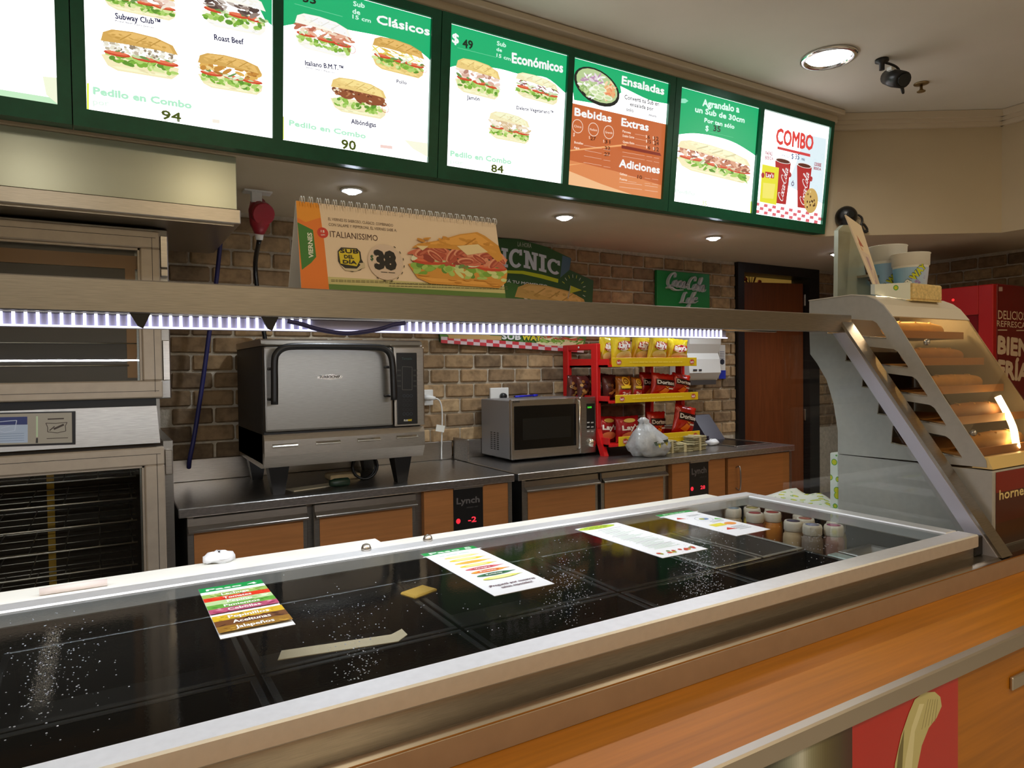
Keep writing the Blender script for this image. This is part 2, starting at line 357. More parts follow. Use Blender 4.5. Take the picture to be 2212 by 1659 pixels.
# ------------------------------------------------------------------ materials
BR = (1, 60, 60)
STEEL = mat('brushed_steel', (178, 172, 164), .3, 1, .12, 14, .02, (2, 60, 60))
STEELD = mat('dull_steel', (158, 155, 150), .34, 1, .15, 14, .02, (2, 60, 60))
STEELL = mat('satin_steel_counter', (176, 174, 172), .3, 1, .2, 9, .02, (6, 20, 20))
ALU = mat('beige_aluminium_profile', (176, 164, 148), .5, .35, .05, 30)
DARK = mat('black_steel_panel', (30, 29, 28), .45, .3)
BLACK = mat('black_plastic', (16, 16, 17), .38)
BLACKM = mat('matt_black', (14, 14, 14), .8)
WHITEP = mat('white_plastic', (226, 226, 222), .4)
GREYP = mat('grey_painted_metal', (168, 166, 162), .5, 0, .04, 60)
PAINT = mat('off_white_paint', (214, 208, 196), .85, 0, .03, 3)
BEIGE = mat('beige_wall_paint', (190, 174, 146), .85, 0, .04, 3)
LOWC = mat('pale_grey_ceiling_paint', (226, 224, 228), .85, 0, .03, 3)
WOODO = mat('orange_wood_laminate', (180, 114, 28), .42, 0, .16, 5, .01, (.5, 14, 14), spec=.3)
WOODD = mat('drawer_wood_laminate', (168, 110, 58), .45, 0, .1, 6, .01, (.8, 14, 14))
DOORW = mat('brown_door_veneer', (112, 58, 26), .4, 0, .15, 6, .01, (14, 14, .8))
GREENF = mat('dark_green_frame', (6, 86, 60), .35, .2, .1, 30)
RED = mat('red_plastic', (206, 24, 26), .35)
LID = mat('white_lid_frame', (232, 234, 236), .45, .72, .03, 60)
CUT = mat('white_cutting_board', (236, 236, 228), .6, 0, .04, 12)
PAPER = vmat('printed_paper', rough=.55)
GLOSSP = vmat('glossy_print', rough=.28)
BACKLIT = vmat('backlit_print', True)
GLASS = glassmat('clear_pane', (.97, .99, .98))
LIDGLASS = glassmat('lid_glass', (.9, .92, .92), .03, 1.5, .03, .003)
LIGHTW = mat('lamp_white', (255, 255, 255), .5, emit=14)
MORTAR = mat('mortar', (184, 174, 156), .95, 0, .15, 40, .4, bscale=90)
def brickmat():
    m = bpy.data.materials.new('tumbled_brick'); m.use_nodes = True; nt = m.node_tree; b = nt.nodes['Principled BSDF']
    oi = nt.nodes.new('ShaderNodeObjectInfo'); r = nt.nodes.new('ShaderNodeValToRGB'); e = r.color_ramp.elements
    e[0].color = lin((114, 94, 70))+(1,); e[1].color = lin((186, 158, 118))+(1,)
    x = e.new(.35); x.color = lin((146, 120, 88))+(1,); x = e.new(.7); x.color = lin((166, 136, 98))+(1,)
    tc = nt.nodes.new('ShaderNodeTexCoord'); n = nt.nodes.new('ShaderNodeTexNoise'); n.inputs['Scale'].default_value = 26; n.inputs['Detail'].default_value = 5
    ad = nt.nodes.new('ShaderNodeVectorMath'); ad.operation = 'ADD'
    nt.links.new(tc.outputs['Object'], ad.inputs[0]); nt.links.new(oi.outputs['Location'], ad.inputs[1]); nt.links.new(ad.outputs[0], n.inputs['Vector'])
    mx = nt.nodes.new('ShaderNodeMix'); mx.data_type = 'RGBA'; mx.blend_type = 'MULTIPLY'; mx.inputs[0].default_value = .75
    r2 = nt.nodes.new('ShaderNodeValToRGB'); r2.color_ramp.elements[0].position = .3; r2.color_ramp.elements[1].position = .62; r2.color_ramp.elements[0].color = (.42, .4, .38, 1)
    nt.links.new(oi.outputs['Random'], r.inputs[0]); nt.links.new(n.outputs[0], r2.inputs[0])
    nt.links.new(r.outputs[0], mx.inputs[6]); nt.links.new(r2.outputs[0], mx.inputs[7]); nt.links.new(mx.outputs[2], b.inputs['Base Color'])
    bp = nt.nodes.new('ShaderNodeBump'); bp.inputs['Strength'].default_value = .5; bp.inputs['Distance'].default_value = .006
    nt.links.new(n.outputs[0], bp.inputs['Height']); nt.links.new(bp.outputs[0], b.inputs['Normal']); b.inputs['Roughness'].default_value = .85
    return m
BRICK = brickmat()
# ================================================================== STRUCTURE
YW, XR, ZS, ZC = 3.42, 5.22, 2.14, 2.83
def struct(name, m, mats, parent=None): return part(name, m, mats, parent, kind='structure')
struct('floor', M().box(-2.6, 5.4, -2.6, 5.0, -.08, 0), mat('floor_tile', (222, 218, 210), .35, 0, .05, 4))
struct('ceiling', M().box(-2.6, 5.4, -2.6, 3.6, ZC, ZC+.08), PAINT)
struct('wall_left', M().box(-2.6, -2.5, -2.6, 3.6, 0, ZC), BEIGE)
struct('wall_front', M().box(-2.6, 5.4, -2.6, -2.5, 0, ZC), mat('pale_grey_wall_paint', (196, 194, 188), .85))
wb = struct('wall_back', M().box(-2.5, 3.93, YW, YW+.12, 0, ZS+.02).box(4.86, XR+.1, YW, YW+.12, 0, ZS+.02).box(3.93, 4.86, YW, YW+.12, 2.13, ZS+.02), MORTAR)
wr = struct('wall_right', M().box(XR, XR+.12, -2.5, YW, 0, ZC), MORTAR)
# lowered ceiling over the kitchen with a beige upstand
sm = M(); sf = [(-2.5, 2.53), (3.6, 2.53), (3.66, 2.46), (4.46, 1.94), (4.46, -2.5), (XR, -2.5), (XR, YW+.12), (-2.5, YW+.12)]
sm.prism(sf, 'Z', ZS, ZC-.001)
for f in sm.bm.faces: f.material_index = 1 if abs(f.normal.z) > .5 else 0
sof = part('ceiling_soffit', sm, [BEIGE, LOWC], kind='structure')
cm = M()                                              # stepped cornice over the boards and on the angled upstand
def cornice(pts):
    for a, b in zip(pts, pts[1:]):
        a = Vector((a[0], a[1], 0)); b = Vector((b[0], b[1], 0)); d = (b-a).normalized(); nr = Vector((d.y, -d.x, 0))
        for off, z0, z1 in ((.05, 2.79, ZC-.002), (.035, 2.77, 2.8), (.02, 2.745, 2.78)):
            lo = [a, b, b+nr*off, a+nr*off]
            cm.hexa([p+Vector((0, 0, z0)) for p in lo], [p+Vector((0, 0, z1)) for p in lo])
cornice([(3.66, 2.46), (4.46, 1.94), (4.46, -2.5)])
cm.box(-2.5, 3.62, 2.40, 2.53, 2.765, ZC-.002, .006).box(-2.5, 3.61, 2.425, 2.53, 2.75, 2.77)
cm.box(-2.5, 3.63, 2.36, 2.53, 2.80, ZC-.002, .004)
struct('trim_1', cm, mat('cornice_paint', (204, 190, 168), .8))
# bricks, each one an object
BM = []
for k in range(6):
    b = M().box(-.0855, .0855, -.012, .03, -.0355, .0355, .007).jitter(.0016)
    me = bpy.data.meshes.new('brick'); bmesh.ops.recalc_face_normals(b.bm, faces=b.bm.faces); b.bm.to_mesh(me); b.bm.free(); me.materials.append(BRICK); BM.append(me)
def brick(p, parent, rz=0, sx=1.):
    o = bpy.data.objects.new('brick', random.choice(BM)); COL.objects.link(o); o.parent = parent
    o.location = Vector(p)-LOC[parent.name]; o.rotation_euler = (random.uniform(-.01, .01), random.uniform(-.012, .012), rz); o.scale = (sx, 1, 1)
PX_, PZ_ = .181, .081
z = 1.394-6*PZ_+PZ_/2; row = 0
while z < ZS-.02:
    x0 = 1.976-20*PX_+(PX_/2 if row % 2 == 0 else 0)
    for i in range(48):
        x = x0+i*PX_; a, b = x-.0855, x+.0855
        if b > 5.215: b = 5.215
        if a < 3.93 and b > 3.93: b = 3.925
        if a < 4.865 and a > 3.925: a = 4.868
        if b-a < .03 or a < .17 or (3.925 < (a+b)/2 < 4.865): continue
        if b < .42 and z > 1.93 or b < .95 and z < 1.0: continue       # behind the hood and behind the splash
        if 1.68 < a and b < 2.42 and 1.58 < z < 2.02: continue          # wholly behind the picnic poster
        brick(((a+b)/2, YW, z), wb, 0, (b-a)/.171)
    z += PZ_; row += 1
z = 1.394-3*PZ_+PZ_/2; row = 0
while z < ZS-.02:
    for i in range(18):
        y = YW-.1-i*PX_-(PX_/2 if row % 2 else 0)
        if y > .5 and not (z < 1.8 and 2.1 < y < 2.55): brick((XR, y, z), wr, -math.pi/2)
    z += PZ_; row += 1
# door, ajar, with the store room behind it
BLK = mat('black_door_frame', (26, 24, 24), .4)
dr = thing('door_1', None, None, (4.39, 3.42, 0), kind='structure')
part('door_frame', M().box(3.93, 3.995, 3.385, 3.55, 0, 2.138).box(4.74, 4.86, 3.385, 3.55, 0, 2.138).box(3.995, 4.74, 3.385, 3.55, 2.07, 2.138), BLK, dr)
hx, hy = 4.735, 3.44; L = P(1596, 612.6, Z=2.03); ang = 14
leaf = M().box(hx-.74, hx, hy, hy+.04, .01, 2.03, .002).rot(-ang, (hx, hy, 0))
lf = part('door_leaf', leaf, DOORW, dr)
for zz in (1.9, 1.0): part('hinge', M().box(hx-.005, hx+.02, hy-.02, hy-.005, zz-.045, zz+.045, .002), STEEL, lf)
struct('wall_storeroom', M().box(3.4, 5.4, 4.9, 5.0, 0, 2.7).box(3.3, 3.4, 3.545, 5.0, 0, 2.7).box(5.4, 5.5, 3.545, 5.0, 0, 2.7), mat('storeroom_paint', (206, 186, 120), .8))
struct('ceiling_storeroom', M().box(3.3, 5.5, 3.545, 5.0, 2.7, 2.75), PAINT)
lamp('storeroom_lamp', 'AREA', (4.4, 4.3, 2.68), 5, (1, .8, .45), .3)
fb = M()
c = P(1622, 600, Y=4.2)
for k in range(14):
    a = random.uniform(0, 6.28); t = random.uniform(.06, .14)
    e = (c[0]+t*math.cos(a), 4.2+t*math.sin(a)*.5, c[2]+random.uniform(-.08, .12)); fb.tube([(c[0], 4.2, c[2]-.12), e], [.004, .002], 5, 0)
    fb.ball(e, .03, .012, .02, 6, 4, 1)
part('plant', fb, [mat('stem_brown', (70, 40, 20), .8), mat('dark_red_leaf', (110, 40, 30), .6)], label='dark red leafy plant glimpsed above the ajar brown door', cat='plant')
part('shelf', M().box(3.45, 4.75, 4.05, 4.4, c[2]-.16, c[2]-.12).box(3.4, 3.46, 4.05, 4.4, 0, c[2]-.12).box(4.7, 4.76, 4.05, 4.4, 0, c[2]-.12), DOORW, label='storeroom shelf carrying the red plant behind the door', cat='shelf')
# ================================================================== MENU BOARDS
MO = Vector((0, 2.45, 2.19)); ME2 = Vector((0, -.057, .53)).normalized(); MN = Vector((1, 0, 0)).cross(ME2)
mp0 = Print(MO, (1, 0, 0), ME2)
def mu(x, y): return mp0.at(x, y)[0]
VH = .533
pan = [(-.66, mu(125, 241)), (mu(187.8, 240.2), mu(587.2, 298.5)), (mu(609.4, 302.7), mu(921.9, 350.9)), (mu(962.6, 358.7), mu(1211, 396)), (mu(1224, 398.3), mu(1427.4, 430.7)), (mu(1452, 435.9), mu(1620.7, 461.4)), (mu(1629, 464), mu(1771.7, 487.4))]
def mpt(u, v, d=0): return MO+Vector((1, 0, 0))*u+ME2*v+MN*d
def slab(m, u0, u1, v0, v1, d0, d1):
    m.hexa([mpt(u0, v0, d0), mpt(u1, v0, d0), mpt(u1, v1, d0), mpt(u0, v1, d0)], [mpt(u0, v0, d1), mpt(u1, v0, d1), mpt(u1, v1, d1), mpt(u0, v1, d1)]); return m
GRN = (26, 178, 112); GW = 2.5
def board_unit(lbl, ps, draws, uL, uR):
    t = thing('menu_board', lbl, 'menu board', mpt((uL+uR)/2, -.052), 'green framed menu light boxes')
    v0, v1 = -.052, .566
    fm = M(); slab(fm, uL, uR, v0, 0, -.06, .014); slab(fm, uL, uR, VH, v1, -.06, .014)
    xs = [uL]+[q for p in ps for q in p]+[uR]
    for i in range(0, len(xs), 2):
        if xs[i+1]-xs[i] > .002: slab(fm, xs[i], xs[i+1], 0, VH, -.06, .014)
    slab(fm, uL, uR, v0, v1, -.062, -.05)
    part('frame', fm, GREENF, t)
    for p, d in zip(ps, draws):
        lp = part('light_panel', slab(M(), p[0], p[1], 0, VH, -.05, .0), mat('light_box', (255, 255, 255), .5, emit=GW), t)
        pr = Print(MO, (1, 0, 0), ME2, GW); pr.u0, pr.u1 = p
        pr.rect(p[0], p[1], 0, VH, WHITE); d(pr); pr.done('graphic', BACKLIT, lp)
    return t
def wave(pr, pts, low=True):       # green header: from the top edge down to a curve of photo points
    q = [pr.at(*p) for p in pts]; q = [(max(pr.u0, min(pr.u1, u)), min(v, VH-.001)) for u, v in cr3(q)]
    pr.poly([(pr.u0, VH-.001)]+[(pr.u0, q[0][1])]+q+[(pr.u1, q[-1][1]), (pr.u1, VH-.001)], GRN)
def cr3(q): return [(v.x, v.y) for v in cr([(a, b, 0) for a, b in q], 5)]
PG = (184, 240, 206); TX = (24, 30, 70); OL = (70, 84, 20)
TW = (247, 249, 247)
def d1(pr): pr.rect(pr.u0, pr.u1, 0, .02, (200, 240, 200)); pr.pp([(92, 165), (125, 168), (125, 225), (100, 205)], (244, 250, 220))
def d2(pr):
    pr.poly([(pr.u1-.13, VH), pr.at(540, 0), pr.at(560, 20), pr.at(585, 50), (pr.u1, VH)], GRN)
    pr.poly([(pr.u1-.001, pr.at(587, 55)[1]), pr.at(572, 42), pr.at(560, 18), pr.at(553, -10), (pr.u1-.05, VH-.001), (pr.u1-.001, VH-.001)], GRN)
    pr.sub(300, -5, 160, 75, 'ham', 3); pr.sub(505, 20, 140, 95, 'roast', 4); pr.sub(302, 115, 168, 95, 'tuna', 5); pr.sub(497, 158, 140, 80, 'chick', 6)
    pr.T('Subway Club™', 249, 42, 347, 56, 29, TX); pr.T('Roast Beef, Pavo, Jamón', 249, 48, 331, 63, 44, TX)
    pr.T('Roast Beef', 462, 88, 526, 98, 75, TX)
    pr.T('Pedilo en Combo', 201, 205, 414, 237, 188, PG, .05); pr.T('por', 201, 227, 236, 231, 214, (226, 248, 232), .02)
    pr.pp([(188, 181), (192, 181), (192, 240), (188, 239)], (226, 250, 60))
    pr.T('94', 348, 258, 391, 265, 238, OL, .03); pr.pl((330, 266), (520, 247), .001, (246, 246, 238))
    pr.pp([(458, 258), (474, 260), (474, 268), (458, 266)], (248, 240, 226))
def d3(pr):
    wave(pr, [(612, 56), (640, 52), (690, 53), (760, 66), (830, 80), (890, 100), (930, 130)])
    pr.T('35', 654, 4, 683, 10, -14, (20, 30, 20), .03); pr.pl((636, 8), (740, 36), .0015, (120, 214, 164))
    pr.T('Sub', 763, 13, 788, 18, 2, (214, 250, 232), .03); pr.T('de', 761, 29, 778, 33, 18, (214, 250, 232), .03); pr.T('15 cm', 761, 40, 801, 50, 31, (214, 250, 232), .03)
    pr.T('Clásicos', 813, 51, 928, 78, 31, TW, .035)
    pr.sub(698, 75, 124, 82, 'ital', 7, -.05); pr.sub(860, 122, 114, 76, 'pollo', 8, -.05); pr.sub(774, 210, 122, 80, 'meat', 9, -.03)
    for x, y in ((759, 108), (914, 150), (831, 236)): a = pr.at(x, y); pr.ring(a[0], a[1], .014, .002, (206, 110, 76))
    pr.T('Italiano B.M.T.™', 658, 142, 741, 154, 131, TX); pr.T('Jamón, Salami, Peperoni', 660, 148, 721, 160, 144, TX)
    pr.T('Pollo', 855, 180, 877, 184, 172, TX); pr.T('Albóndigas', 757, 268, 811, 276, 257, TX)
    pr.T('Pedilo en Combo', 623, 272, 789, 301, 259, PG, .05); pr.T('90', 736, 322, 768, 326, 301, OL, .03)
    pr.pp([(610, 253), (612, 253), (612, 302), (610, 302)], (226, 250, 60)); pr.pp([(872, 303), (922, 310), (922, 340), (890, 322)], (250, 250, 226))
    pr.pp([(820, 313), (846, 316), (846, 323), (820, 320)], (246, 214, 206))
def d4(pr):
    wave(pr, [(970, 146), (990, 142), (1040, 144), (1080, 149), (1130, 162), (1180, 168), (1220, 200)])
    pr.T('$', 976, 92, 991, 96, 70, TW, .03); pr.T('49', 999, 103, 1022, 107, 84, (20, 40, 26), .03); pr.pl((988, 103), (1072, 124), .0015, (120, 214, 164))
    pr.T('Sub', 1073, 98, 1093, 103, 88, (214, 250, 232), .03); pr.T('de', 1072, 110, 1084, 113, 102, (214, 250, 232), .03); pr.T('15 cm', 1072, 123, 1103, 132, 115, (214, 250, 232), .03)
    pr.T('Económicos', 1105, 136, 1216, 158, 113, TW, .035)
    pr.sub(1032, 168, 98, 80, 'ham', 11, -.05); pr.sub(1159, 190, 94, 58, 'veg', 12, -.05); pr.sub(1099, 274, 90, 64, 'turk', 13, -.03)
    pr.T('Jamón', 1007, 215, 1035, 219, 206, TX); pr.T('Deleite Vegetariano™', 1114, 237, 1194, 248, 229, TX)
    pr.T('Pedilo en Combo', 971, 338, 1103, 356, 325, PG, .05); pr.T('por', 971, 353, 1000, 357, 343, (226, 248, 232), .02)
    pr.T('84', 1059, 372, 1086, 375, 355, OL, .03)
def d5(pr):
    wave(pr, [(1225, 200), (1250, 196), (1320, 178), (1340, 186), (1400, 215), (1440, 224)]); pr.pp([(1232, 150), (1250, 150), (1338, 172), (1342, 200), (1300, 226), (1240, 216)], GRN)
    ob = [pr.at(1233, 222), pr.at(1436, 268)]
    pr.poly([(pr.u0, .001), (pr.u1, .001), (pr.u1, ob[1][1]), (pr.u0, ob[0][1])], (198, 104, 56))
    pr.poly([(pr.u0, .001), (pr.u1, .001), pr.at(1428, 400), pr.at(1330, 370), (pr.u0, pr.at(1226, 345)[1])], (222, 138, 84))
    pr.poly([(pr.u0, .001), (pr.u1*.7+pr.u0*.3, .001), pr.at(1300, 398), (pr.u0, pr.at(1226, 368)[1])], (242, 190, 140))
    pr.pp([(1228, 324), (1353, 311), (1353, 315), (1228, 327)], (240, 170, 110)); pr.pp([(1228, 355), (1267, 352), (1228, 358)], (240, 170, 110))
    # salad plate
    a = pr.at(1290, 188); b = pr.at(1340, 188); r = b[0]-a[0]; q = pr.at(1290, 150)[1]-a[1]
    pr.ell(a[0], a[1], r, q, (30, 34, 30), 24, -.2); pr.ell(a[0], a[1]+.004, r*.9, q*.86, (186, 208, 150), 20, -.2)
    rg = random.Random(3)
    for k in range(110):
        t = rg.uniform(0, 6.28); w = rg.uniform(0, .85)**.6
        x, y = math.cos(t)*w, math.sin(t)*w; ca = [(150, 184, 110), (206, 226, 170), (250, 250, 244)] if y < .2 else [(232, 214, 226), (250, 250, 244), (190, 150, 180)]
        if x > .3: ca = [(240, 176, 120), (236, 140, 96), (248, 214, 170)]
        pr.ell(a[0]+r*x*.85, a[1]+q*y*.8, r*.12, q*.06, rg.choice(ca), 7, rg.uniform(-1, 1))
    for x, y in ((1289, 196), (1284, 205), (1298, 210), (1293, 216), (1313, 218), (1300, 200)): e = pr.at(x, y-6); pr.ell(e[0], e[1], r*.2, q*.14, (240, 246, 214), 12); pr.ell(e[0], e[1], r*.14, q*.09, (206, 226, 170), 10)
    pr.T('Ensaladas', 1342, 182, 1434, 206, 163, TW, .035)
    GT = (70, 70, 74)
    pr.T('Convertí tu Sub en', 1348, 214, 1423, 230, 204, GT); pr.T('ensalada por', 1360, 229, 1411, 240, 220, GT); pr.T('solo', 1352, 240, 1368, 243, 232, GT); pr.T('mas', 1401, 251, 1417, 254, 245, (80, 80, 90))
    pr.T('Bebidas', 1240, 250, 1320, 265, 232, TW, .035); pr.T('Extras', 1341, 272, 1400, 284, 254, TW, .035); pr.T('Adiciones', 1336, 361, 1424, 376, 343, TW, .035)
    LT = (250, 222, 200); BK = (70, 26, 8)
    for x, y, s in ((1247, 273, 'Chica'), (1281, 280, 'Mediana'), (1314, 286, 'Grande')):
        e = pr.at(x, y); pr.ring(e[0], e[1], .029, .0025, (250, 232, 214)); pr.T(s, x-8, y+2, x+8, y+4, y-3, LT, .01)
    for s, x0, x1, y in (('$', 1237, 1240, 294), ('27', 1274, 1286, 303), ('31', 1305, 1317, 310), ('32', 1305, 1317, 324), ('27', 1304, 1316, 337)):
        pr.T(s, x0, y, x1, y+1, y-8, BK if s != '$' else LT, .02)
    for s, x0, y0, x1 in (('$', 1271, 300, 1273), ('$', 1302, 308, 1304)): pr.T(s, x0, y0, x1, y0, y0-6, LT)
    for y, xa in ((311, 1238), (322, 1240), (334, 1238), (348, 1237)): pr.pl((xa+22, y+3), (1298, y+10), .001, LT); pr.pl((1302, y+12), (1317, y+14), .001, LT)
    pr.T('Botellas', 1239, 310, 1258, 313, 305, LT); pr.T('Agua', 1238, 321, 1250, 323, 316, LT)
    for s, y, n1, n2 in (('Panceta', 286, '6', '12'), ('Doble Carne', 296, '15', '24'), ('Queso Extra', 309, '6', '12')):
        pr.T(s, 1343, y, 1343+(18 if s == 'Panceta' else 25), y+4, y-5, LT); pr.pl((1370, y+4), (1392, y+8), .001, LT)
        pr.T(n1, 1397, y+14, 1402+(2 if len(n1) > 1 else 0), y+15, y+6, BK, .02); pr.T(n2, 1411, y+18, 1421, y+19, y+9, BK, .02); pr.T('$', 1393, y+12, 1396, y+12, y+6, LT); pr.T('$', 1408, y+15, 1411, y+15, y+9, LT)
    pr.pp([(1340, 314), (1423, 331), (1426, 338), (1340, 321)], (130, 40, 26))
    for y in (329, 338): pr.pl((1342, y), (1390, y+8), .001, LT); pr.pl((1394, y+9), (1406, y+11), .001, LT); pr.pl((1410, y+12), (1421, y+14), .001, LT)
    for s, y in (('Galletas', 378), ('Postres', 389)): pr.T(s, 1336, y, 1352, y+3, y-5, LT); pr.pl((1354, y+3), (1372, y+6), .001, LT); pr.pl((1390, y+7), (1402, y+9), .001, LT); pr.pl((1406, y+9), (1419, y+11), .001, LT)
    pr.T('10', 1374, 386, 1384, 388, 378, BK, .02)
    for y in (400, 410): pr.pl((1335, y-6), (1384, y), .001, (250, 236, 220)); pr.pl((1390, y+1), (1418, y+5), .001, (250, 236, 220))
def d6(pr):
    wave(pr, [(1455, 292), (1500, 288), (1550, 296), (1590, 310), (1632, 336)]); pr.pp([(1467, 213), (1480, 213), (1487, 218), (1480, 223), (1467, 222)], (150, 232, 196))
    pr.T('Agrandalo a', 1517, 229, 1597, 244, 213, (224, 255, 240), .04); pr.T('un Sub de 30cm', 1501, 242, 1608, 266, 229, (224, 255, 240), .04); pr.T('Por tan sólo', 1521, 264, 1586, 279, 254, (224, 255, 240), .04)
    pr.T('$', 1523, 282, 1530, 284, 270, (224, 255, 240), .03); pr.T('35', 1540, 283, 1556, 286, 270, (20, 40, 26), .03); pr.pl((1531, 285), (1584, 297), .001, (120, 214, 164))
    pr.sub(1542, 347, 164, 70, 'long', 15, -.05); pr.T('Pedilo', 1457, 417, 1500, 423, 408, (214, 244, 224), .02); pr.T('35', 1515, 443, 1525, 445, 433, (214, 236, 150), .02)
    pr.pp([(1620, 435), (1622, 435), (1621, 461), (1619, 461)], (226, 250, 60))
def d7(pr):
    pr.pp([(1740, 290), (1785, 300), (1776, 440), (1700, 400), (1720, 350)], (226, 242, 248))
    pr.T('COMBO', 1675, 311, 1756, 326, 275, (226, 70, 64), .03); pr.pp([(1679, 316), (1750, 333), (1750, 339), (1679, 322)], (214, 70, 70))
    BL = (60, 90, 130); RR = (170, 60, 80)
    pr.T('POR SOLO', 1688, 338, 1706, 342, 333, BL); pr.T('$ 35', 1709, 343, 1726, 345, 331, BL, .02); pr.T('MÁS', 1731, 346, 1738, 348, 341, BL)
    pr.T('PAPAS', 1653, 335, 1668, 337, 326, RR); pr.T('BEBIDA', 1652, 344, 1670, 347, 336, RR); pr.T('COOKIE', 1758, 358, 1773, 361, 350, RR); pr.T('BEBIDA', 1757, 366, 1773, 369, 360, RR)
    for k in range(16):
        for j in range(3):
            if (k+j) % 2: continue
            x = 1632+k*9; y = 437+k*1.6+j*8; pr.pp([(x, y), (x+8, y+1.4), (x+7, y+8), (x-1, y+6.6)], (226, 110, 120))
    def cup(x0, x1, yt, yb, sh):
        pr.pp([(x0, yt), (x1, yt+4), (x1-9, yb), (x0+9, yb-3)][:2]+[(x1-11, yb), (x0+1, yb-3)], (178, 40, 40))
        a = pr.at((x0+x1)/2, yt+1); b = pr.at(x1, yt+1); pr.ell(a[0], a[1], b[0]-a[0], .013, (236, 226, 220), 16); pr.ell(a[0], a[1], (b[0]-a[0])*.88, .010, (90, 40, 26), 14)
        g = pr.at(x0+7, yb-8); h = pr.at(x0+5, yb-66); e = pr.at(x1-6, yt+14)
        ps, (X0, X1, Y0, Y1) = script('Coca-Cola', .085, .2)
        A = Vector(pr.at(x0+16, yb-6)); B = Vector(pr.at(x1-6, yt+18)); N = Vector(pr.at(x0+4, yb-14))-A
        for q in ps: pr.poly([A+(B-A)*((p[0]-X0)/(X1-X0))+N*((p[1]-Y0)/(Y1-Y0)) for p in q], TW)
    cup(1674, 1708, 347, 442, 0); cup(1720, 1752, 357, 451, 0)
    pr.pp([(1644, 355), (1680, 363), (1674, 443), (1638, 436)], (232, 226, 50)); pr.pp([(1646, 395), (1672, 398), (1668, 430), (1644, 428)], (244, 232, 110)); pr.pp([(1650, 371), (1670, 374), (1669, 386), (1651, 384)], (190, 40, 36)); pr.T("Lay's", 1652, 383, 1668, 384, 374, TW, .03)
    a = pr.at(1749, 434); b = pr.at(1764, 434); pr.ell(a[0], a[1], b[0]-a[0], .068, (206, 170, 96), 20); rg = random.Random(5)
    for k in range(16): t = rg.uniform(0, 6.28); w = rg.uniform(.1, .85); pr.ell(a[0]+math.cos(t)*w*(b[0]-a[0]), a[1]+math.sin(t)*w*.06, .006, .007, rg.choice([(80, 50, 26), (110, 74, 36), (232, 206, 140)]), 7)
    for x, y in ((1645, 379), (1703, 378), (1749, 387)): e = pr.at(x, y); pr.ell(e[0], e[1], .014, .014, (178, 48, 48), 12)
    pr.T('Ó', 1706, 402, 1712, 403, 392, (90, 70, 110))
    u = pr.u1-pr.u0
    for k in range(7): pr.ring(pr.u1-.05-.03*(k % 3), .16+.035*k, .012, .0015, (206, 232, 240), 12)
e = .0
m01 = (pan[0][1]+pan[1][0])/2; m34 = (pan[2][1]+pan[3][0])/2; m56 = (pan[4][1]+pan[5][0])/2
board_unit('blank looking white menu board cut off at the left edge', [(-1.3, -.70), pan[0]], [lambda p: None, d1], -1.34, m01-.0015)
board_unit('menu board with Roast Beef, meatball and 94 and 90 prices', pan[1:3], [d2, d3], m01+.0015, m34-.0015)
board_unit('menu board with economy subs, salad plate and orange drinks list', pan[3:5], [d4, d5], m34+.0015, m56-.0015)
board_unit('menu board with long sub and red COMBO panel at right end', pan[5:7], [d6, d7], m56+.0015, pan[6][1]+.028)
# ================================================================== CEILING FITTINGS
for i, (x, y) in enumerate(((760, 409), (1219, 467), (1541, 512), (1808, 547))):
    p = P(x, y, Z=ZS)
    t = thing('spotlight', ('recessed white spotlight above the spiral calendar', 'recessed white spotlight under the salad menu board', 'recessed white spotlight under the long sub menu board', 'small recessed spotlight beside the grey upright on the bread cabinet')[i], 'spotlight', p, 'lowered ceiling spotlights')
    part('trim_ring', M().lathe(p, [(.045, -.001), (.047, -.006), (.04, -.009), (.036, -.004), (.036, -.001)], 24), WHITEP, t)
    part('lens', M().lathe(p, [(.034, -.0015), (.03, -.012), (.018, -.019), (.001, -.022)], 20), mat('spot_lens', (226, 234, 255), .3, emit=45), t)
    lamp('spot_lamp', 'SPOT', (p[0], p[1], ZS-.045), 24, COOL, .03, spot=2.2, blend=.8)
p = P(1790, 123, Z=ZC)
t = thing('ceiling_downlight', 'large round chrome rimmed downlight glowing in the upper ceiling', 'downlight', p)
part('chrome_ring', M().lathe(p, [(.125, -.001), (.125, -.01), (.11, -.016), (.098, -.008), (.096, -.001)], 32), mat('chrome', (230, 230, 230), .12, 1), t)
part('diffuser', M().lathe(p, [(.096, -.0015), (.09, -.006), (.001, -.008)], 28), mat('downlight_glow', (244, 250, 255), .4, emit=9), t)
lamp('downlight_lamp', 'SPOT', (p[0], p[1], ZC-.05), 20, NEUT, .09, spot=2.7, blend=.6)
p = P(1905, 128, Z=ZC)
t = thing('security_camera', 'black security camera hanging from the upper ceiling', 'camera', p)
q = p+Vector((.05, -.03, -.09))
part('mount', M().lathe(p, [(.03, -.001), (.03, -.012), (.012, -.02), (.012, -.05)], 16), BLACK, t)
part('body', M().tube([q+Vector((.03, .05, .03)), q, q+Vector((-.03, -.06, -.035))], [.034, .04, .037], 16), BLACK, t)
part('lens', M().tube([q+Vector((-.03, -.061, -.035)), q+Vector((-.034, -.067, -.039))], [.03, .026], 16), mat('lens_glass', (20, 24, 26), .1), t)
part('sticker', M().box(q[0]-.045, q[0]-.01, q[1]-.012, q[1]+.01, q[2]+.028, q[2]+.043), WHITEP, t)
part('cable', M().tube(cr([p+Vector((.01, 0, -.01)), p+Vector((.1, -.02, -.03)), p+Vector((.12, -.03, -.12)), p+Vector((.105, -.04, -.15)), p+Vector((.085, -.03, -.1)), q+Vector((.03, .05, .03))]), .006, 6), BLACK, t)
p = P(1990, 180, Z=ZC)
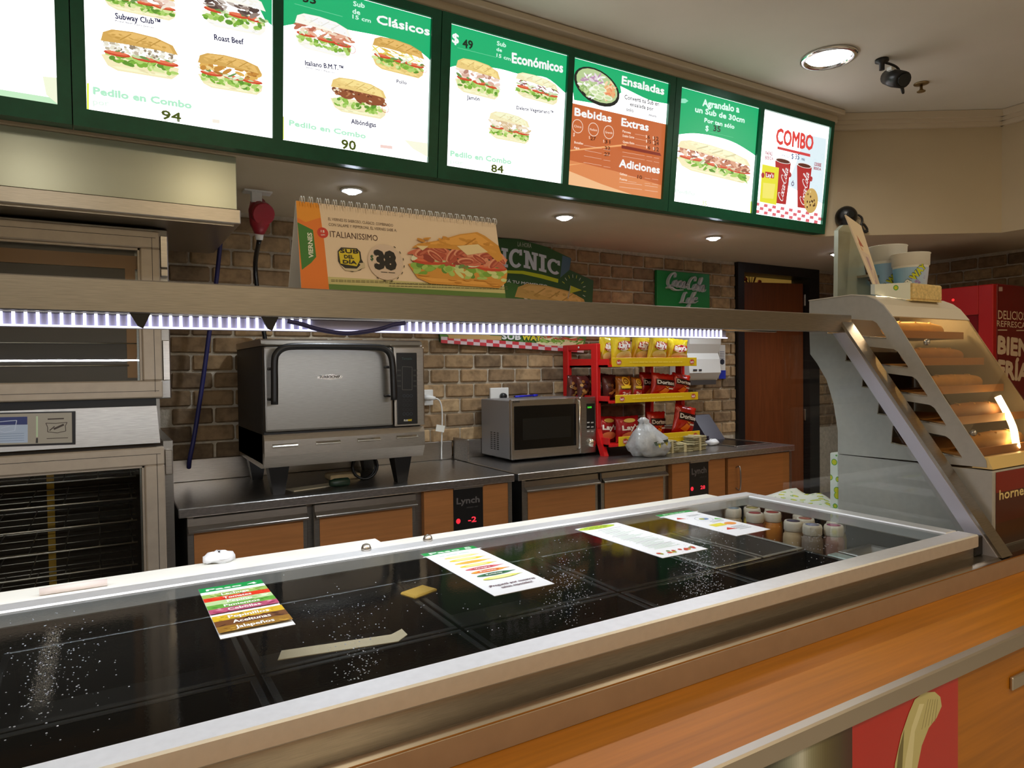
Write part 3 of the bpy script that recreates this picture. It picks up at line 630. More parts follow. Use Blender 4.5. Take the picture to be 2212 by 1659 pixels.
t = thing('sprinkler', 'small brass fire sprinkler in the upper ceiling', 'sprinkler', p)
part('rose', M().lathe(p, [(.035, -.001), (.035, -.004), (.012, -.008)], 20), mat('brass', (150, 130, 96), .35, 1), t)
part('stem', M().lathe(p, [(.007, -.006), (.007, -.03), (.012, -.034), (.012, -.037), (.02, -.04), (.02, -.043)], 12), mat('brass', (150, 130, 96), .35, 1), t)
dd = Vector((4.46-3.66, 1.94-2.46, 0)).normalized(); nn = Vector((dd.y, -dd.x, 0))
def onfacet(x, y):
    o = Vector((3.66, 2.46, 0)); r = ray(x, y); k = (o-C_).dot(nn)/r.dot(nn); return C_+r*k
p = onfacet(1822, 471)
t = thing('dome_camera', 'round black camera with coiled cable on the beige upstand', 'camera', p)
part('body', M().ball(p+nn*.035, .06, .06, .06, 18, 12), BLACK, t); part('base', M().tube([p, p+nn*.02], .04, 20), BLACK, t)
part('lens', M().tube([p+nn*.085, p+nn*.1], [.022, .018], 14), mat('lens_glass', (20, 24, 26), .1), t)
w0 = onfacet(1832, 480); pts = [onfacet(x, y)+nn*.02 for x, y in ((1835, 478), (1846, 466), (1858, 472), (1858, 484), (1852, 494), (1860, 500), (1870, 498), (1862, 486), (1857, 492), (1866, 503), (1871, 500))]
part('cable', M().tube(cr(pts), .006, 6), BLACK, t)
# ================================================================== LEFT: HOOD AND BAKING OVEN
hd = thing('extractor_hood', 'stainless extractor hood with pale box above the bread oven', 'hood', (-.3, 2.8, 1.905))
part('band', M().box(-1.2, .424, 2.53, 3.2, 1.905, 1.955, .003).box(-1.18, .404, 2.55, 3.18, 1.899, 1.906), [STEEL], hd)
part('box', M().box(-1.2, .415, 2.545, 3.18, 1.955, 2.139, .002), mat('pale_green_grey_enamel', (190, 196, 182), .24, .4), hd)
YP = 2.65
def X_(x, y, Y=YP): return P(x, y, Y=Y).x
def Z_(x, y, Y=YP): return P(x, y, Y=Y).z
ov = thing('bread_oven', 'tall beige framed bread oven and proofer with glass doors', 'oven', (-.3, 3.0, 0))
xl, xr = -.78, .178
part('cabinet', M().box(xl, xr+.03, 2.70, 3.34, 1.30, 1.895, .004).box(xl, xr+.03, 3.30, 3.34, .1, 1.3).box(xl, xl+.03, 2.70, 3.34, .1, 1.3).box(xr+.0, xr+.03, 2.70, 3.34, .1, 1.15).box(xl, xr+.03, 2.70, 3.34, .05, .12).box(xl, xr-.02, 2.70, 3.34, 1.15, 1.3), STEELD, ov)
DKI = mat('dark_oven_interior', (52, 44, 36), .35, .6)
def door(z0, z1, name, fw=.06):
    m = M().box(xl, xr, YP, 2.69, z1-fw, z1, .004).box(xl, xr, YP, 2.69, z0, z0+fw, .004).box(xr-fw, xr, YP, 2.69, z0+fw, z1-fw, .004).box(xl, xl+fw, YP, 2.69, z0+fw, z1-fw, .004)
    m.box(xl+fw, xr-fw, YP+.012, 2.68, z1-fw-.008, z1-fw, .001).box(xr-fw-.008, xr-fw, YP+.012, 2.68, z0+fw, z1-fw, .001)
    d = part(name, m, ALU, ov)
    part('groove', M().box(xl+.01, xr-.012, YP-.0006, YP+.002, z1-.0245, z1-.023).box(xr-.0245, xr-.023, YP-.0006, YP+.002, z0+.02, z1-.023).box(xl+.01, xr-.012, YP-.0006, YP+.002, z0+.023, z0+.0245), DARK, d)
    part('pane', M().box(xl+fw, xr-fw, 2.672, 2.676, z0+fw, z1-fw), GLASS, d)
    return d
zb = Z_(350, 859); zt = Z_(345, 500)
door(zb, zt, 'upper_door')
# upper interior: dark cavity front with inner frame
part('cavity', M().box(xl+.07, xr-.075, 2.69, 2.705, zb+.06, zt-.06), DKI, ov)
part('inner_frame', M().box(xl+.06, xr-.06, 2.684, 2.69, zt-.13, zt-.085).box(xr-.105, xr-.075, 2.684, 2.69, zb+.07, zt-.13), mat('brown_liner', (120, 84, 46), .5, .3), ov)
zc = Z_(150, 790); part('oven_rack', M().tube([(xl+.07, 2.683, zc), (xr-.1, 2.683, zc)], .003, 6).tube([(xl+.07, 2.684, zc+.075), (xr-.075, 2.684, zc+.075)], .002, 6), STEEL, ov)
# control band
z0, z1 = Z_(340, 957), Z_(336, 877)
part('control_band', M().hexa([(xl, 2.655, z0), (xr-.012, 2.655, z0), (xr-.012, 2.70, z0), (xl, 2.70, z0)], [(xl, 2.665, z1), (xr-.02, 2.665, z1), (xr-.02, 2.70, z1), (xl, 2.70, z1)]), STEELD, ov)
part('shadow_gap', M().box(xl, xr-.02, 2.68, 2.70, z1, zb), DARK, ov)
cp = Print((0, 2.652, 0), (1, 0, 0), (0, .0, 1))
cp.pp([(-200, 896), (163, 888), (163, 960), (-200, 972)], (28, 28, 34)); cp.pp([(-200, 899), (155, 891), (156, 956), (-200, 968)], (168, 164, 152))
cp.pp([(-180, 905), (59, 900), (59, 917), (-180, 922)], (44, 58, 120)); cp.pp([(-180, 922), (60, 917), (60, 956), (-180, 962)], (176, 196, 224))
for y in (936, 941, 946, 951): cp.pl((-60, y+4), (52, y), .0012, (120, 140, 180))
for q in (((0, 911), (36, 908)), ((36, 908), (32, 930)), ((32, 930), (10, 934)), ((10, 934), (0, 931)), ((2, 925), (22, 920))): cp.pl(q[0], q[1], .002, (200, 214, 240))
cp.pp([(78, 899), (82, 899), (82, 944), (78, 944)], (190, 214, 180)); cp.pp([(78, 946), (82, 946), (82, 957), (77, 957)], (50, 48, 46))
DKT = (66, 56, 50)
cp.pl((103, 905.5), (138, 904), .004, DKT); cp.pl((101, 947.5), (147, 945.5), .002, DKT)
sh = [(99, 914), (120, 914.5), (145, 912.5), (141, 920), (142, 931), (124, 935), (103, 933), (103, 923)]
for a, b in zip(sh, sh[1:]+sh[:1]): cp.pl(a, b, .002, DKT)
cp.pl((107, 930), (118, 921), .003, DKT); cp.pl((116, 927), (138, 917), .006, DKT)
cp.done('control_label', GLOSSP, ov)
zt2 = Z_(350, 965); door(.42, zt2, 'lower_door', .062)
part('lower_cavity', M().box(xl+.03, xr-.0, 3.2, 3.3, .12, 1.15).box(xl+.03, xr, 2.70, 3.3, .12, .2).box(xl+.03, xr, 2.7, 3.3, 1.13, 1.15), DKI, ov)
part('side_lining', M().box(xr-.075, xr-.0, 2.69, 2.74, .42, zt2-.06), STEELD, ov)
zz = zt2-.105
while zz > .55:
    rk = M().tube([(xl+.05, 2.74, zz), (xr-.085, 2.74, zz)], .004, 6).tube([(xl+.05, 3.12, zz), (xr-.085, 3.12, zz)], .003, 6)
    for k in range(9): x = xr-.1-k*.1; rk.tube([(x, 2.738, zz+.003), (x, 3.12, zz+.003)], .002, 5)
    for yy in (2.86, 2.98): rk.tube([(xl+.05, yy, zz), (xr-.085, yy, zz)], .002, 5)
    part('wire_rack', rk, STEEL, ov); zz -= .078
part('reflection_strip', M().box(X_(108, 1150, 3.1)-.012, X_(108, 1150, 3.1)+.012, 3.19, 3.2, .2, 1.1), mat('warm_reflection_tone', (200, 160, 70), .35, .8), ov)  # yellow strip imitates a warm reflection in the door glass
for zA, zB in ((zt-.01, zt-.12), (zt-.125, zt-.15), (zb+.2, zb+.06), (zt2-.015, zt2-.10)): part('hinge', M().box(xr+.003, xr+.026, 2.672, 2.70, zB, zA, .002), STEEL, ov)
for fx_ in (xl+.05, xr-.1):
    for fy_ in (2.75, 3.2): part('foot', M().box(fx_, fx_+.05, fy_, fy_+.05, 0, .06), BLACK, ov)
# ---------------------------------------------------------------- back counters
YC, YF = 2.712, 2.735
def counter(label, xa, xb, loc):
    t = thing('refrigerated_counter', label, 'counter', loc, 'steel back counters')
    part('worktop', M().box(xa, xb, YC, 3.405, .866, .9, .003), STEELL, t)
    struct('trim_2' if xa < 1 else 'trim_3', M().box(xa, xb, 3.375, 3.405, .9005, 1.0, .002), STEEL)
    part('cabinet', M().box(xa+.03, xb-.005, YF+.03, 3.40, .12, .866).box(xa+.03, xa+.05, YF-.003, YF+.03, .12, .866).box(xb-.025, xb-.005, YF-.003, YF+.03, .12, .866), STEELD, t)
    for x in (xa+.06, xb-.06):
        for y in (YF+.06, 3.34): part('leg', M().lathe((x, y, 0), [(.02, 0), (.02, .12)], 12), STEELD, t)
    return t
def drawer(t, xa, xb):
    d = part('door', M().box(xa, xb, YF, YF+.03, .2, .856, .002), STEELD, t)
    part('wood_panel', M().box(xa+.022, xb-.018, YF-.003, YF+.002, .23, .806), WOODD, d)
    part('pull_rail', M().prism([(YF, .856), (YF-.004, .856), (YF-.006, .83), (YF-.03, .815), (YF-.03, .808), (YF, .806)], 'X', xa+.002, xb-.002), STEEL, d)
def cpanel(t, xa, xb, xw0, xw1, txt, px):
    part('wood_facing', M().box(xw0, xa, YF, YF+.03, .2, .86).box(xb, xw1, YF, YF+.03, .2, .86), WOODD, t)
    c = part('control_panel', M().box(xa, xb, YF-.004, YF+.03, .5, .858, .003), BLACK, t)
    part('panel_lip', M().box(xa, xb, YF-.01, YF+.0, .856, .864, .001), STEEL, c)
    pr = Print((0, YF-.0045, 0), (1, 0, 0), (0, 0, 1)); pr.T('Lynch', *px[0], (96, 92, 92), .03); pr.D(*px[1], (50, 48, 48)); pr.done('lettering', PAPER, c)
    gl = Print((0, YF-.0045, 0), (1, 0, 0), (0, 0, 1), 1); a = gl.at(*px[2]); gl.ell(a[0], a[1], .011, .012, (255, 40, 60)); gl.T('-2' if txt == 1 else '28', *px[3], (255, 50, 70), .03); gl.done('led_display', BACKLIT, c)
kx = lambda x, y: P(x, y, Y=YF).x
c1 = counter('steel refrigerated counter holding the black sided toaster oven', .222, 1.632, (.93, 3.05, 0))
drawer(c1, kx(404, 1140), kx(664, 1110)); drawer(c1, kx(678, 1110), kx(898, 1080))
cpanel(c1, kx(979, 1080), kx(1043, 1075), kx(916, 1085), kx(1098, 1060), 1, [(986, 1090, 1036, 1085, 1076), (1008, 1099, 1032, 1096, 1094), (990, 1126), (1011, 1129, 1029, 1127, 1117)])
c2 = counter('long steel refrigerated counter with microwave, snack rack and sink', 1.652, 3.65, (2.65, 3.05, 0))
drawer(c2, kx(1131, 1060), kx(1291, 1040)); drawer(c2, kx(1298, 1040), kx(1437, 1020))
cpanel(c2, kx(1489, 1010), kx(1530, 1005), kx(1452, 1020), kx(1566, 1005), 2, [(1494, 1026, 1526, 1021, 1012), (1512, 1033, 1526, 1031, 1029), (1495, 1056), (1513, 1057, 1523, 1056, 1049)])
cd = part('cupboard_door', M().box(kx(1573, 1000), 3.635, YF, YF+.03, .2, .858, .002), WOODD, c2)
hxx = kx(1590, 1020); part('handle', M().tube(cr([(hxx, YF, .80), (hxx, YF-.03, .80), (hxx, YF-.03, .68), (hxx, YF, .68)], 5), .005, 8), STEEL, cd)
sk = part('sink_rim', M().box(3.28, 3.6, 2.84, 2.856, .9, .906, .002).box(3.28, 3.6, 3.26, 3.276, .9, .906, .002).box(3.28, 3.296, 2.856, 3.26, .9, .906, .002).box(3.584, 3.6, 2.856, 3.26, .9, .906, .002), STEEL, c2)
part('basin', M().box(3.296, 3.584, 2.856, 3.26, .9, .9015), mat('dark_basin', (34, 34, 36), .25, .8), c2)
struct('trim_4', M().box(1.638, 1.650, 3.2, 3.374, .9005, 1.02, .002), STEELL)
# ---------------------------------------------------------------- toaster oven
YO = 2.78
to = thing('toaster_oven', 'steel high speed toaster oven with black handle and keypad', 'oven', (.87, 3.08, .9))
xa, xb = .533, 1.207
part('body', M().box(xa, xb-.004, YO+.02, 3.36, 1.02, 1.495, .006), mat('black_enamel_side', (40, 38, 36), .45, .2, .1, 20), to)
part('top_cover', M().prism([(YO+.012, 1.492), (YO+.005, 1.50), (YO+.012, 1.513), (YO+.035, 1.52), (3.36, 1.52), (3.36, 1.492)], 'X', xa-.002, xb+.002), STEEL, to)
part('lower_fascia', M().prism([(YO, 1.143), (YO-.012, 1.12), (YO-.012, 1.06), (YO+.012, 1.012), (YO+.06, 1.005), (3.33, 1.01), (3.36, 1.03), (3.36, 1.143)], 'X', xa, xb), STEEL, to)
kz = lambda x, y, Y=YO: P(x, y, Y=Y)
for x0, x1 in ((588, 643), (682, 735), (772, 821), (856, 902)):
    a = kz(x0, 955, YO-.012); b = kz(x1, 955, YO-.012); zc = P((x0+x1)/2, 962-(x0-588)*.072, Y=YO-.013).z
    part('vent_louvre', M().prism([(YO-.013, zc+.006), (YO-.021, zc-.002), (YO-.021, zc-.005), (YO-.012, zc-.009)], 'X', a.x, b.x), mat('bright_steel', (226, 222, 212), .2, 1), to)
xd = kz(846, 850).x
od = part('oven_door', M().box(xa+.003, xd, YO-.018, YO+.02, 1.155, 1.488, .008, seg=2), mat('toaster_door_steel', (150, 147, 142), .33, 1, .1, 14, .02, (2, 60, 60)), to)
hp = [kz(x, y, YO-.075) for x, y in ((593, 874), (593, 830), (593, 780), (598, 763), (612, 752), (640, 748), (725, 748), (810, 750), (833, 755), (844, 768), (848, 790), (850, 830), (851, 864))]
hdl = part('handle', M().tube(cr(hp, 4), .0135, 12), BLACK, od)
for x, y in ((583, 797), (583, 863), (836, 793), (836, 855)):
    p = kz(x, y, YO-.045); part('handle_bracket', M().tube([(p.x, YO-.018, p.z), (p.x+(.008 if x < 700 else .012), YO-.07, p.z)], .006, 8), BLACK, hdl)
bd = [kz(x, y, YO-.0195) for x, y in ((685, 813), (712, 808), (739, 812), (739, 817), (712, 821), (686, 818))]
part('badge', M().hexa([(p.x, YO-.018, p.z) for p in bd], [(p.x, YO-.022, p.z) for p in bd]), mat('chrome', (230, 230, 230), .12, 1), od)
bp = Print((0, YO-.0225, 0), (1, 0, 0), (0, 0, 1)); bp.T('TURBOCHEF', 690, 817, 735, 816, 811.5, (40, 36, 34), .02); bp.done('badge_lettering', PAPER, od)
rb = Print((0, YO-.0183, 0), (1, 0, 0), (0, 0, 1))
cp_ = part('keypad_housing', M().box(xd+.004, xb, YO-.02, YO+.02, 1.15, 1.49, .006, seg=2), STEEL, to)
q0, q1 = kz(856, 762, YO-.021), kz(902, 915, YO-.021)
part('keypad', M().box(q0.x, q1.x, YO-.023, YO-.019, q1.z, q0.z, .003, seg=2), BLACK, cp_)
kp = Print((0, YO-.0235, 0), (1, 0, 0), (0, 0, 1))
kp.T('Tornado', 868, 777, 890, 777, 772, (60, 84, 84), .01)
for a, b in (((869, 792), (890, 793)), ((890, 793), (890, 842)), ((890, 842), (869, 842)), ((869, 842), (869, 792))): kp.pl(a, b, .0016, (110, 106, 100))
for y in (800, 811, 823, 834):
    for x in (862, 897): kp.pl((x-4, y), (x+4, y), .007, (58, 56, 54))
for r, y in enumerate((855, 865, 875, 885, 894)):
    for x in (873, 880.5, 888): a = kp.at(x, y); kp.ring(a[0], a[1], .0065, .0012, (70, 78, 92) if r in (0, 4) else (52, 52, 54), 12)
kp.T('SUB', 872, 910, 881, 910, 906, (220, 220, 210), .04); kp.T('WAY', 881, 910, 890, 909.5, 905.5, (232, 206, 40), .04); kp.done('keypad_print', PAPER, cp_)
for x in (xa+.06, xb-.09):
    for y in (YO+.03, 3.25):
        part('leg', M().hexa([(x-.022, y, .9), (x+.022, y, .9), (x+.022, y+.045, .9), (x-.022, y+.045, .9)], [(x-.04, y-.01, 1.012), (x+.04, y-.01, 1.012), (x+.04, y+.06, 1.012), (x-.04, y+.06, 1.012)]), BLACK, to)
# things under and beside it
a = P(635, 1062, Z=.9); b = P(745, 1046, Z=.9)
sp = thing('spatula', 'steel bladed spatula with green handle lying under the toaster oven', 'spatula', (a+b)/2)
d = (b-a); d.z = 0; d.normalize(); nr = Vector((-d.y, d.x, 0))
part('blade', M().hexa([a, a+d*.2, a+d*.2+nr*.07, a+nr*.07], [p+Vector((0, 0, .003)) for p in (a, a+d*.2, a+d*.2+nr*.07, a+nr*.07)]), mat('pale_blade', (214, 206, 180), .35, .4), sp)
h0 = P(712, 1044, Z=.918); h1 = P(752, 1040, Z=.918)
part('handle', M().tube([h0, h0+(h1-h0)*.3, h1, h1+(h1-h0)*.08], [.012, .018, .018, .01], 12), mat('dark_green_handle', (20, 44, 30), .4), sp)
a = P(640, 1060, Z=.9)
part('cloth', M().box(.86, 1.0, 3.02, 3.12, .9, .925, .008, seg=2), mat('tan_cloth', (196, 168, 120), .9, 0, .1, 40), label='tan folded cloth on the counter below the toaster oven', cat='cloth')
co = M(); cc = P(803, 1042, Z=.9)
co.tube([(1.0+.055*math.cos(t*.35), 2.96+.02*math.sin(t*.1), .96+.055*math.sin(t*.35)) for t in range(40)], .006, 6)
part('cable_coil', co, BLACK, label='coiled black cable standing under the toaster oven', cat='cable')
# wall sockets, cables
def socket(lbl, x0, y0, x1, y1):
    a, b = P(x0, y0, Y=3.40), P(x1, y1, Y=3.40); t = thing('wall_socket', lbl, 'socket', ((a.x+b.x)/2, 3.40, b.z), 'white wall sockets')
    part('plate', M().box(a.x, b.x, 3.392, 3.409, b.z, a.z, .003), WHITEP, t); return t, a, b
s1, a, b = socket('white wall socket with plug and cord beside toaster oven', 915, 842, 935, 875)
p = P(922, 859, Y=3.385)
pl = part('plug', M().tube([(p.x-.012, 3.392, p.z), (p.x, 3.36, p.z), (p.x+.035, 3.35, p.z-.004)], [.016, .016, .009], 10), WHITEP, s1)
part('cord', M().tube(cr([(p.x+.035, 3.35, p.z-.004), (p.x+.06, 3.35, p.z-.02), (p.x+.075, 3.355, p.z-.08), (p.x+.075, 3.365, 1.01), (p.x+.075, 3.37, .96), (p.x+.07, 3.36, .905)]), .004, 6), WHITEP, pl)
q = P(948, 925, Y=3.36); part('tag', M().box(q.x-.02, q.x+.03, 3.352, 3.3535, q.z-.018, q.z+.018).rot(12, q, 'Y'), mat('paper_tag', (226, 224, 214), .7), pl)
s2, a, b = socket('white wall socket showing above the microwave', 1058, 838, 1098, 875)
part('timer_knob', M().lathe((P(1086, 856, Y=3.39).x, 3.391, P(1086, 856, Y=3.39).z), [(.02, 0), (.018, -.02), (.001, -.022)], 16, ax='Y'), BLACK, s2)
BLUE = mat('navy_cable', (40, 40, 96), .5)
part('power_cable', M().tube(cr([P(x, y, Y=3.3) for x, y in ((478, 506), (467, 610), (452, 720), (437, 830), (420, 940), (410, 990))]+[P(408, 1010, Y=3.33)]), .0095, 8), BLUE, label='navy blue power cable hanging diagonally before the bricks', cat='cable')
p = P(553, 413, Z=ZS)
t = thing('power_socket', 'red round industrial power socket hanging under the lowered ceiling', 'socket', p)
part('bracket', M().box(p.x-.05, p.x+.06, p.y-.03, p.y+.03, ZS-.008, ZS-.001).box(p.x-.02, p.x+.02, p.y-.02, p.y+.02, ZS-.05, ZS-.008), WHITEP, t)
q = Vector((p.x+.01, p.y, ZS-.10))
part('plug_body', M().tube([(q.x, q.y+.02, q.z+.06), (q.x, q.y, q.z+.02), (q.x, q.y-.01, q.z-.04), (q.x, q.y, q.z-.075)], [.03, .042, .038, .02], 16), mat('red_industrial', (150, 26, 40), .4), t)
part('flange', M().tube([(q.x+.005, q.y-.03, q.z+.005), (q.x+.01, q.y-.055, q.z-.005)], [.048, .044], 18), mat('red_industrial', (150, 26, 40), .4), t)
part('gland', M().tube([(q.x, q.y, q.z-.07), (q.x, q.y+.005, q.z-.1)], [.018, .014], 12), WHITEP, t)
part('cable', M().tube(cr([(q.x, q.y+.005, q.z-.1), (q.x+.02, 3.2, 1.85), (q.x+.06, 3.3, 1.65), (q.x+.09, 3.36, 1.5), (q.x+.1, 3.37, 1.2), (q.x+.1, 3.36, 1.02)]), .01, 8), BLACK, t)
# ---------------------------------------------------------------- microwave
YM = 3.045
a = P(1104.5, 994.6, Y=YM); b = P(1289, 977, Y=YM); tl = P(1102, 868, Y=YM); tr_ = P(1287, 853, Y=YM)
mx0, mx1, mz0, mz1 = a.x, b.x-.005, .915, (tl.z+tr_.z)/2
mw = thing('microwave', 'silver microwave oven with black window beside red snack rack', 'microwave', ((mx0+mx1)/2, 3.22, .9))
part('case', M().box(mx0+.003, mx1-.003, YM+.02, 3.374, mz0, mz1-.004, .004), mat('grey_microwave_case', (150, 148, 148), .42, .5), mw)
kx = lambda x, y, Y=YM: P(x, y, Y=Y)
xdv = kx(1252, 900).x
md = part('door', M().box(mx0, xdv-.001, YM-.005, YM+.02, mz0, mz1, .004), STEEL, mw)
w0 = kx(1109, 880); w1 = kx(1245, 960)
part('window', M().box(w0.x, kx(1243, 900).x, YM-.008, YM-.004, mz0+.05, mz1-.034, .002), mat('black_glass', (8, 8, 9), .12), md)
part('inner_window', M().box(w0.x+.05, w0.x+.36, YM-.009, YM-.0075, mz0+.1, mz1-.1), mat('black_mesh', (18, 18, 16), .3), md)
part('handle', M().tube([(xdv-.022, YM-.012, mz0+.03), (xdv-.022, YM-.03, mz0+.04), (xdv-.022, YM-.03, mz1-.02), (xdv-.022, YM-.012, mz1-.01)], .0075, 10), mat('bright_steel', (226, 222, 212), .2, 1), md)
pc = part('control_strip', M().box(xdv, mx1, YM-.004, YM+.02, mz0, mz1, .004), STEELD, mw)
q0 = kx(1266, 872); q1 = kx(1284, 926); part('display', M().box(q0.x, q1.x, YM-.0055, YM-.003, q1.z, q0.z), BLACK, pc)
kn = kx(1275, 956); part('dial', M().lathe((kn.x, YM-.004, kn.z), [(.026, 0), (.026, -.008), (.02, -.024), (.001, -.025)], 20, ax='Y'), mat('bright_steel', (226, 222, 212), .2, 1), pc)
mp = Print((0, YM-.006, 0), (1, 0, 0), (0, 0, 1))
for y in (913, 922.5, 932): mp.pl((1268, y), (1273.5, y-.6), .007, (190, 190, 186)); mp.pl((1276.5, y), (1282, y-.6), .007, (190, 190, 186))
mp.T('ATMA', 1108, 871, 1123, 869.5, 866, (50, 46, 44), .03); mp.done('panel_print', PAPER, pc)
gp = Print((0, YM-.0062, 0), (1, 0, 0), (0, 0, 1), 1); gp.T('0:00', 1269, 882, 1278, 881.5, 878, (80, 240, 60), .03); gp.done('clock_digits', BACKLIT, pc)
vt = M()
for yy in (3.18, 3.215, 3.25):
    for k in range(9): vt.box(mx0+.002, mx0+.0045, yy, yy+.018, mz0+.04+k*.011, mz0+.045+k*.011)
part('side_vents', vt, BLACK, mw)
for x in (mx0+.05, mx1-.05):
    for y in (YM+.06, 3.33): part('foot', M().lathe((x, y, .9), [(.015, 0), (.015, .016)], 10), BLACK, mw)
pa = P(1112, 857, Z=mz1+.006); pb = P(1151, 854.5, Z=mz1+.006); pa.y = max(pa.y, YM+.01); pb.y = max(pb.y, YM+.01)
pn = thing('pen', 'blue pen lying on top of the microwave', 'pen', (pa+pb)/2-Vector((0, 0, .006)))
part('barrel', M().tube([pa, pb], .006, 10), mat('blue_pen', (30, 40, 190), .3), pn); part('tip', M().tube([pa, pa+(pa-pb).normalized()*.012], [.004, .001], 8), BLACK, pn)
part('cap', M().tube([pb, pb+(pb-pa)*.25], [.0068, .0065], 10), mat('blue_pen', (30, 40, 190), .3), pn)
# ---------------------------------------------------------------- snack rack
rx0, rx1 = mx1+.012, 3.06
rk = thing('snack_rack', 'red plastic snack rack with yellow shelf fronts', 'rack', ((rx0+rx1)/2, 3.2, .9))
YR = 2.93
ky = lambda x, y, Y=YR: P(x, y, Y=Y)
shelf = [(ky(1410, 785).z, 'top'), (ky(1410, 862).z, 'mid'), (ky(1420, 945).z-.003, 'low')]
fr = [((1323, 771), (1505, 774), (1323, 791), (1504, 792)), ((1330, 850), (1508, 850), (1330, 868), (1507, 866)), ((1337, 942), (1512, 932), (1337, 962), (1512, 952))]
SH = []
for (A, B, Cc, D) in fr:
    x0, x1 = ky(*A).x, min(ky(*B).x, 3.1); z1 = (ky(*A).z+ky(*B).z)/2; z0 = (ky(*Cc).z+ky(*D).z)/2; SH.append((x0, x1, z0, z1))
for i, (x0, x1, z0, z1) in enumerate(SH):
    s = part('shelf', M().box(rx0+.002, x1-.01, YR+.006, 3.33, z0, z0+.011).box(rx0+.002, rx0+.012, YR+.02, 3.33, z0, z1-.006).box(x1-.02, x1-.01, YR+.02, 3.33, z0, z1-.006).box(rx0+.002, x1-.01, 3.32, 3.33, z0, z1), RED, rk)
    part('shelf_front', M().box(x0, x1, YR, YR+.006, z0, z1, .001), mat('yellow_card', (226, 190, 20), .45), s)
    pr = Print((0, YR-.0005, 0), (1, 0, 0), (0, 0, 1)); h = z1-z0
    for xx in (x0+.045, x1-.04):
        pr.ell(xx, (z0+z1)/2, .02, h*.34, (200, 150, 60), 14); pr.ell(xx, (z0+z1)/2, .017, h*.26, (196, 50, 40), 14); pr.text("Lay's", xx-.013, (z0+z1)/2-.006, xx+.013, .012, WHITE, .03)
    pr.dash(x0+.12, (z0+z1)/2, x1-.12, .009, (240, 214, 80)); pr.done('shelf_print', PAPER, s)
ztop = P(1290, 742, Y=3.05).z
def post(x, y, zt, fy): return M().box(x-.014, x+.014, y-.028, y+.028, 1.05, zt, .004).hexa([(x-.014, fy-.02, .9), (x+.014, fy-.02, .9), (x+.014, fy+.02, .9), (x-.014, fy+.02, .9)], [(x-.014, y-.02, 1.06), (x+.014, y-.02, 1.06), (x+.014, y+.02, 1.06), (x-.014, y+.02, 1.06)])
for x in (rx0+.004, 3.03):
    part('upright', post(x, 3.06, ztop, 2.99), RED, rk); part('upright', post(x, 3.335, ztop, 3.345), RED, rk)
    part('top_rail', M().box(x-.012, x+.012, 3.06, 3.335, ztop-.035, ztop, .004), RED, rk)
part('screw', M().lathe((rx0-.011, 3.2, ztop-.018), [(.008, 0), (.001, -.004)], 10, ax='X'), WHITEP, rk)
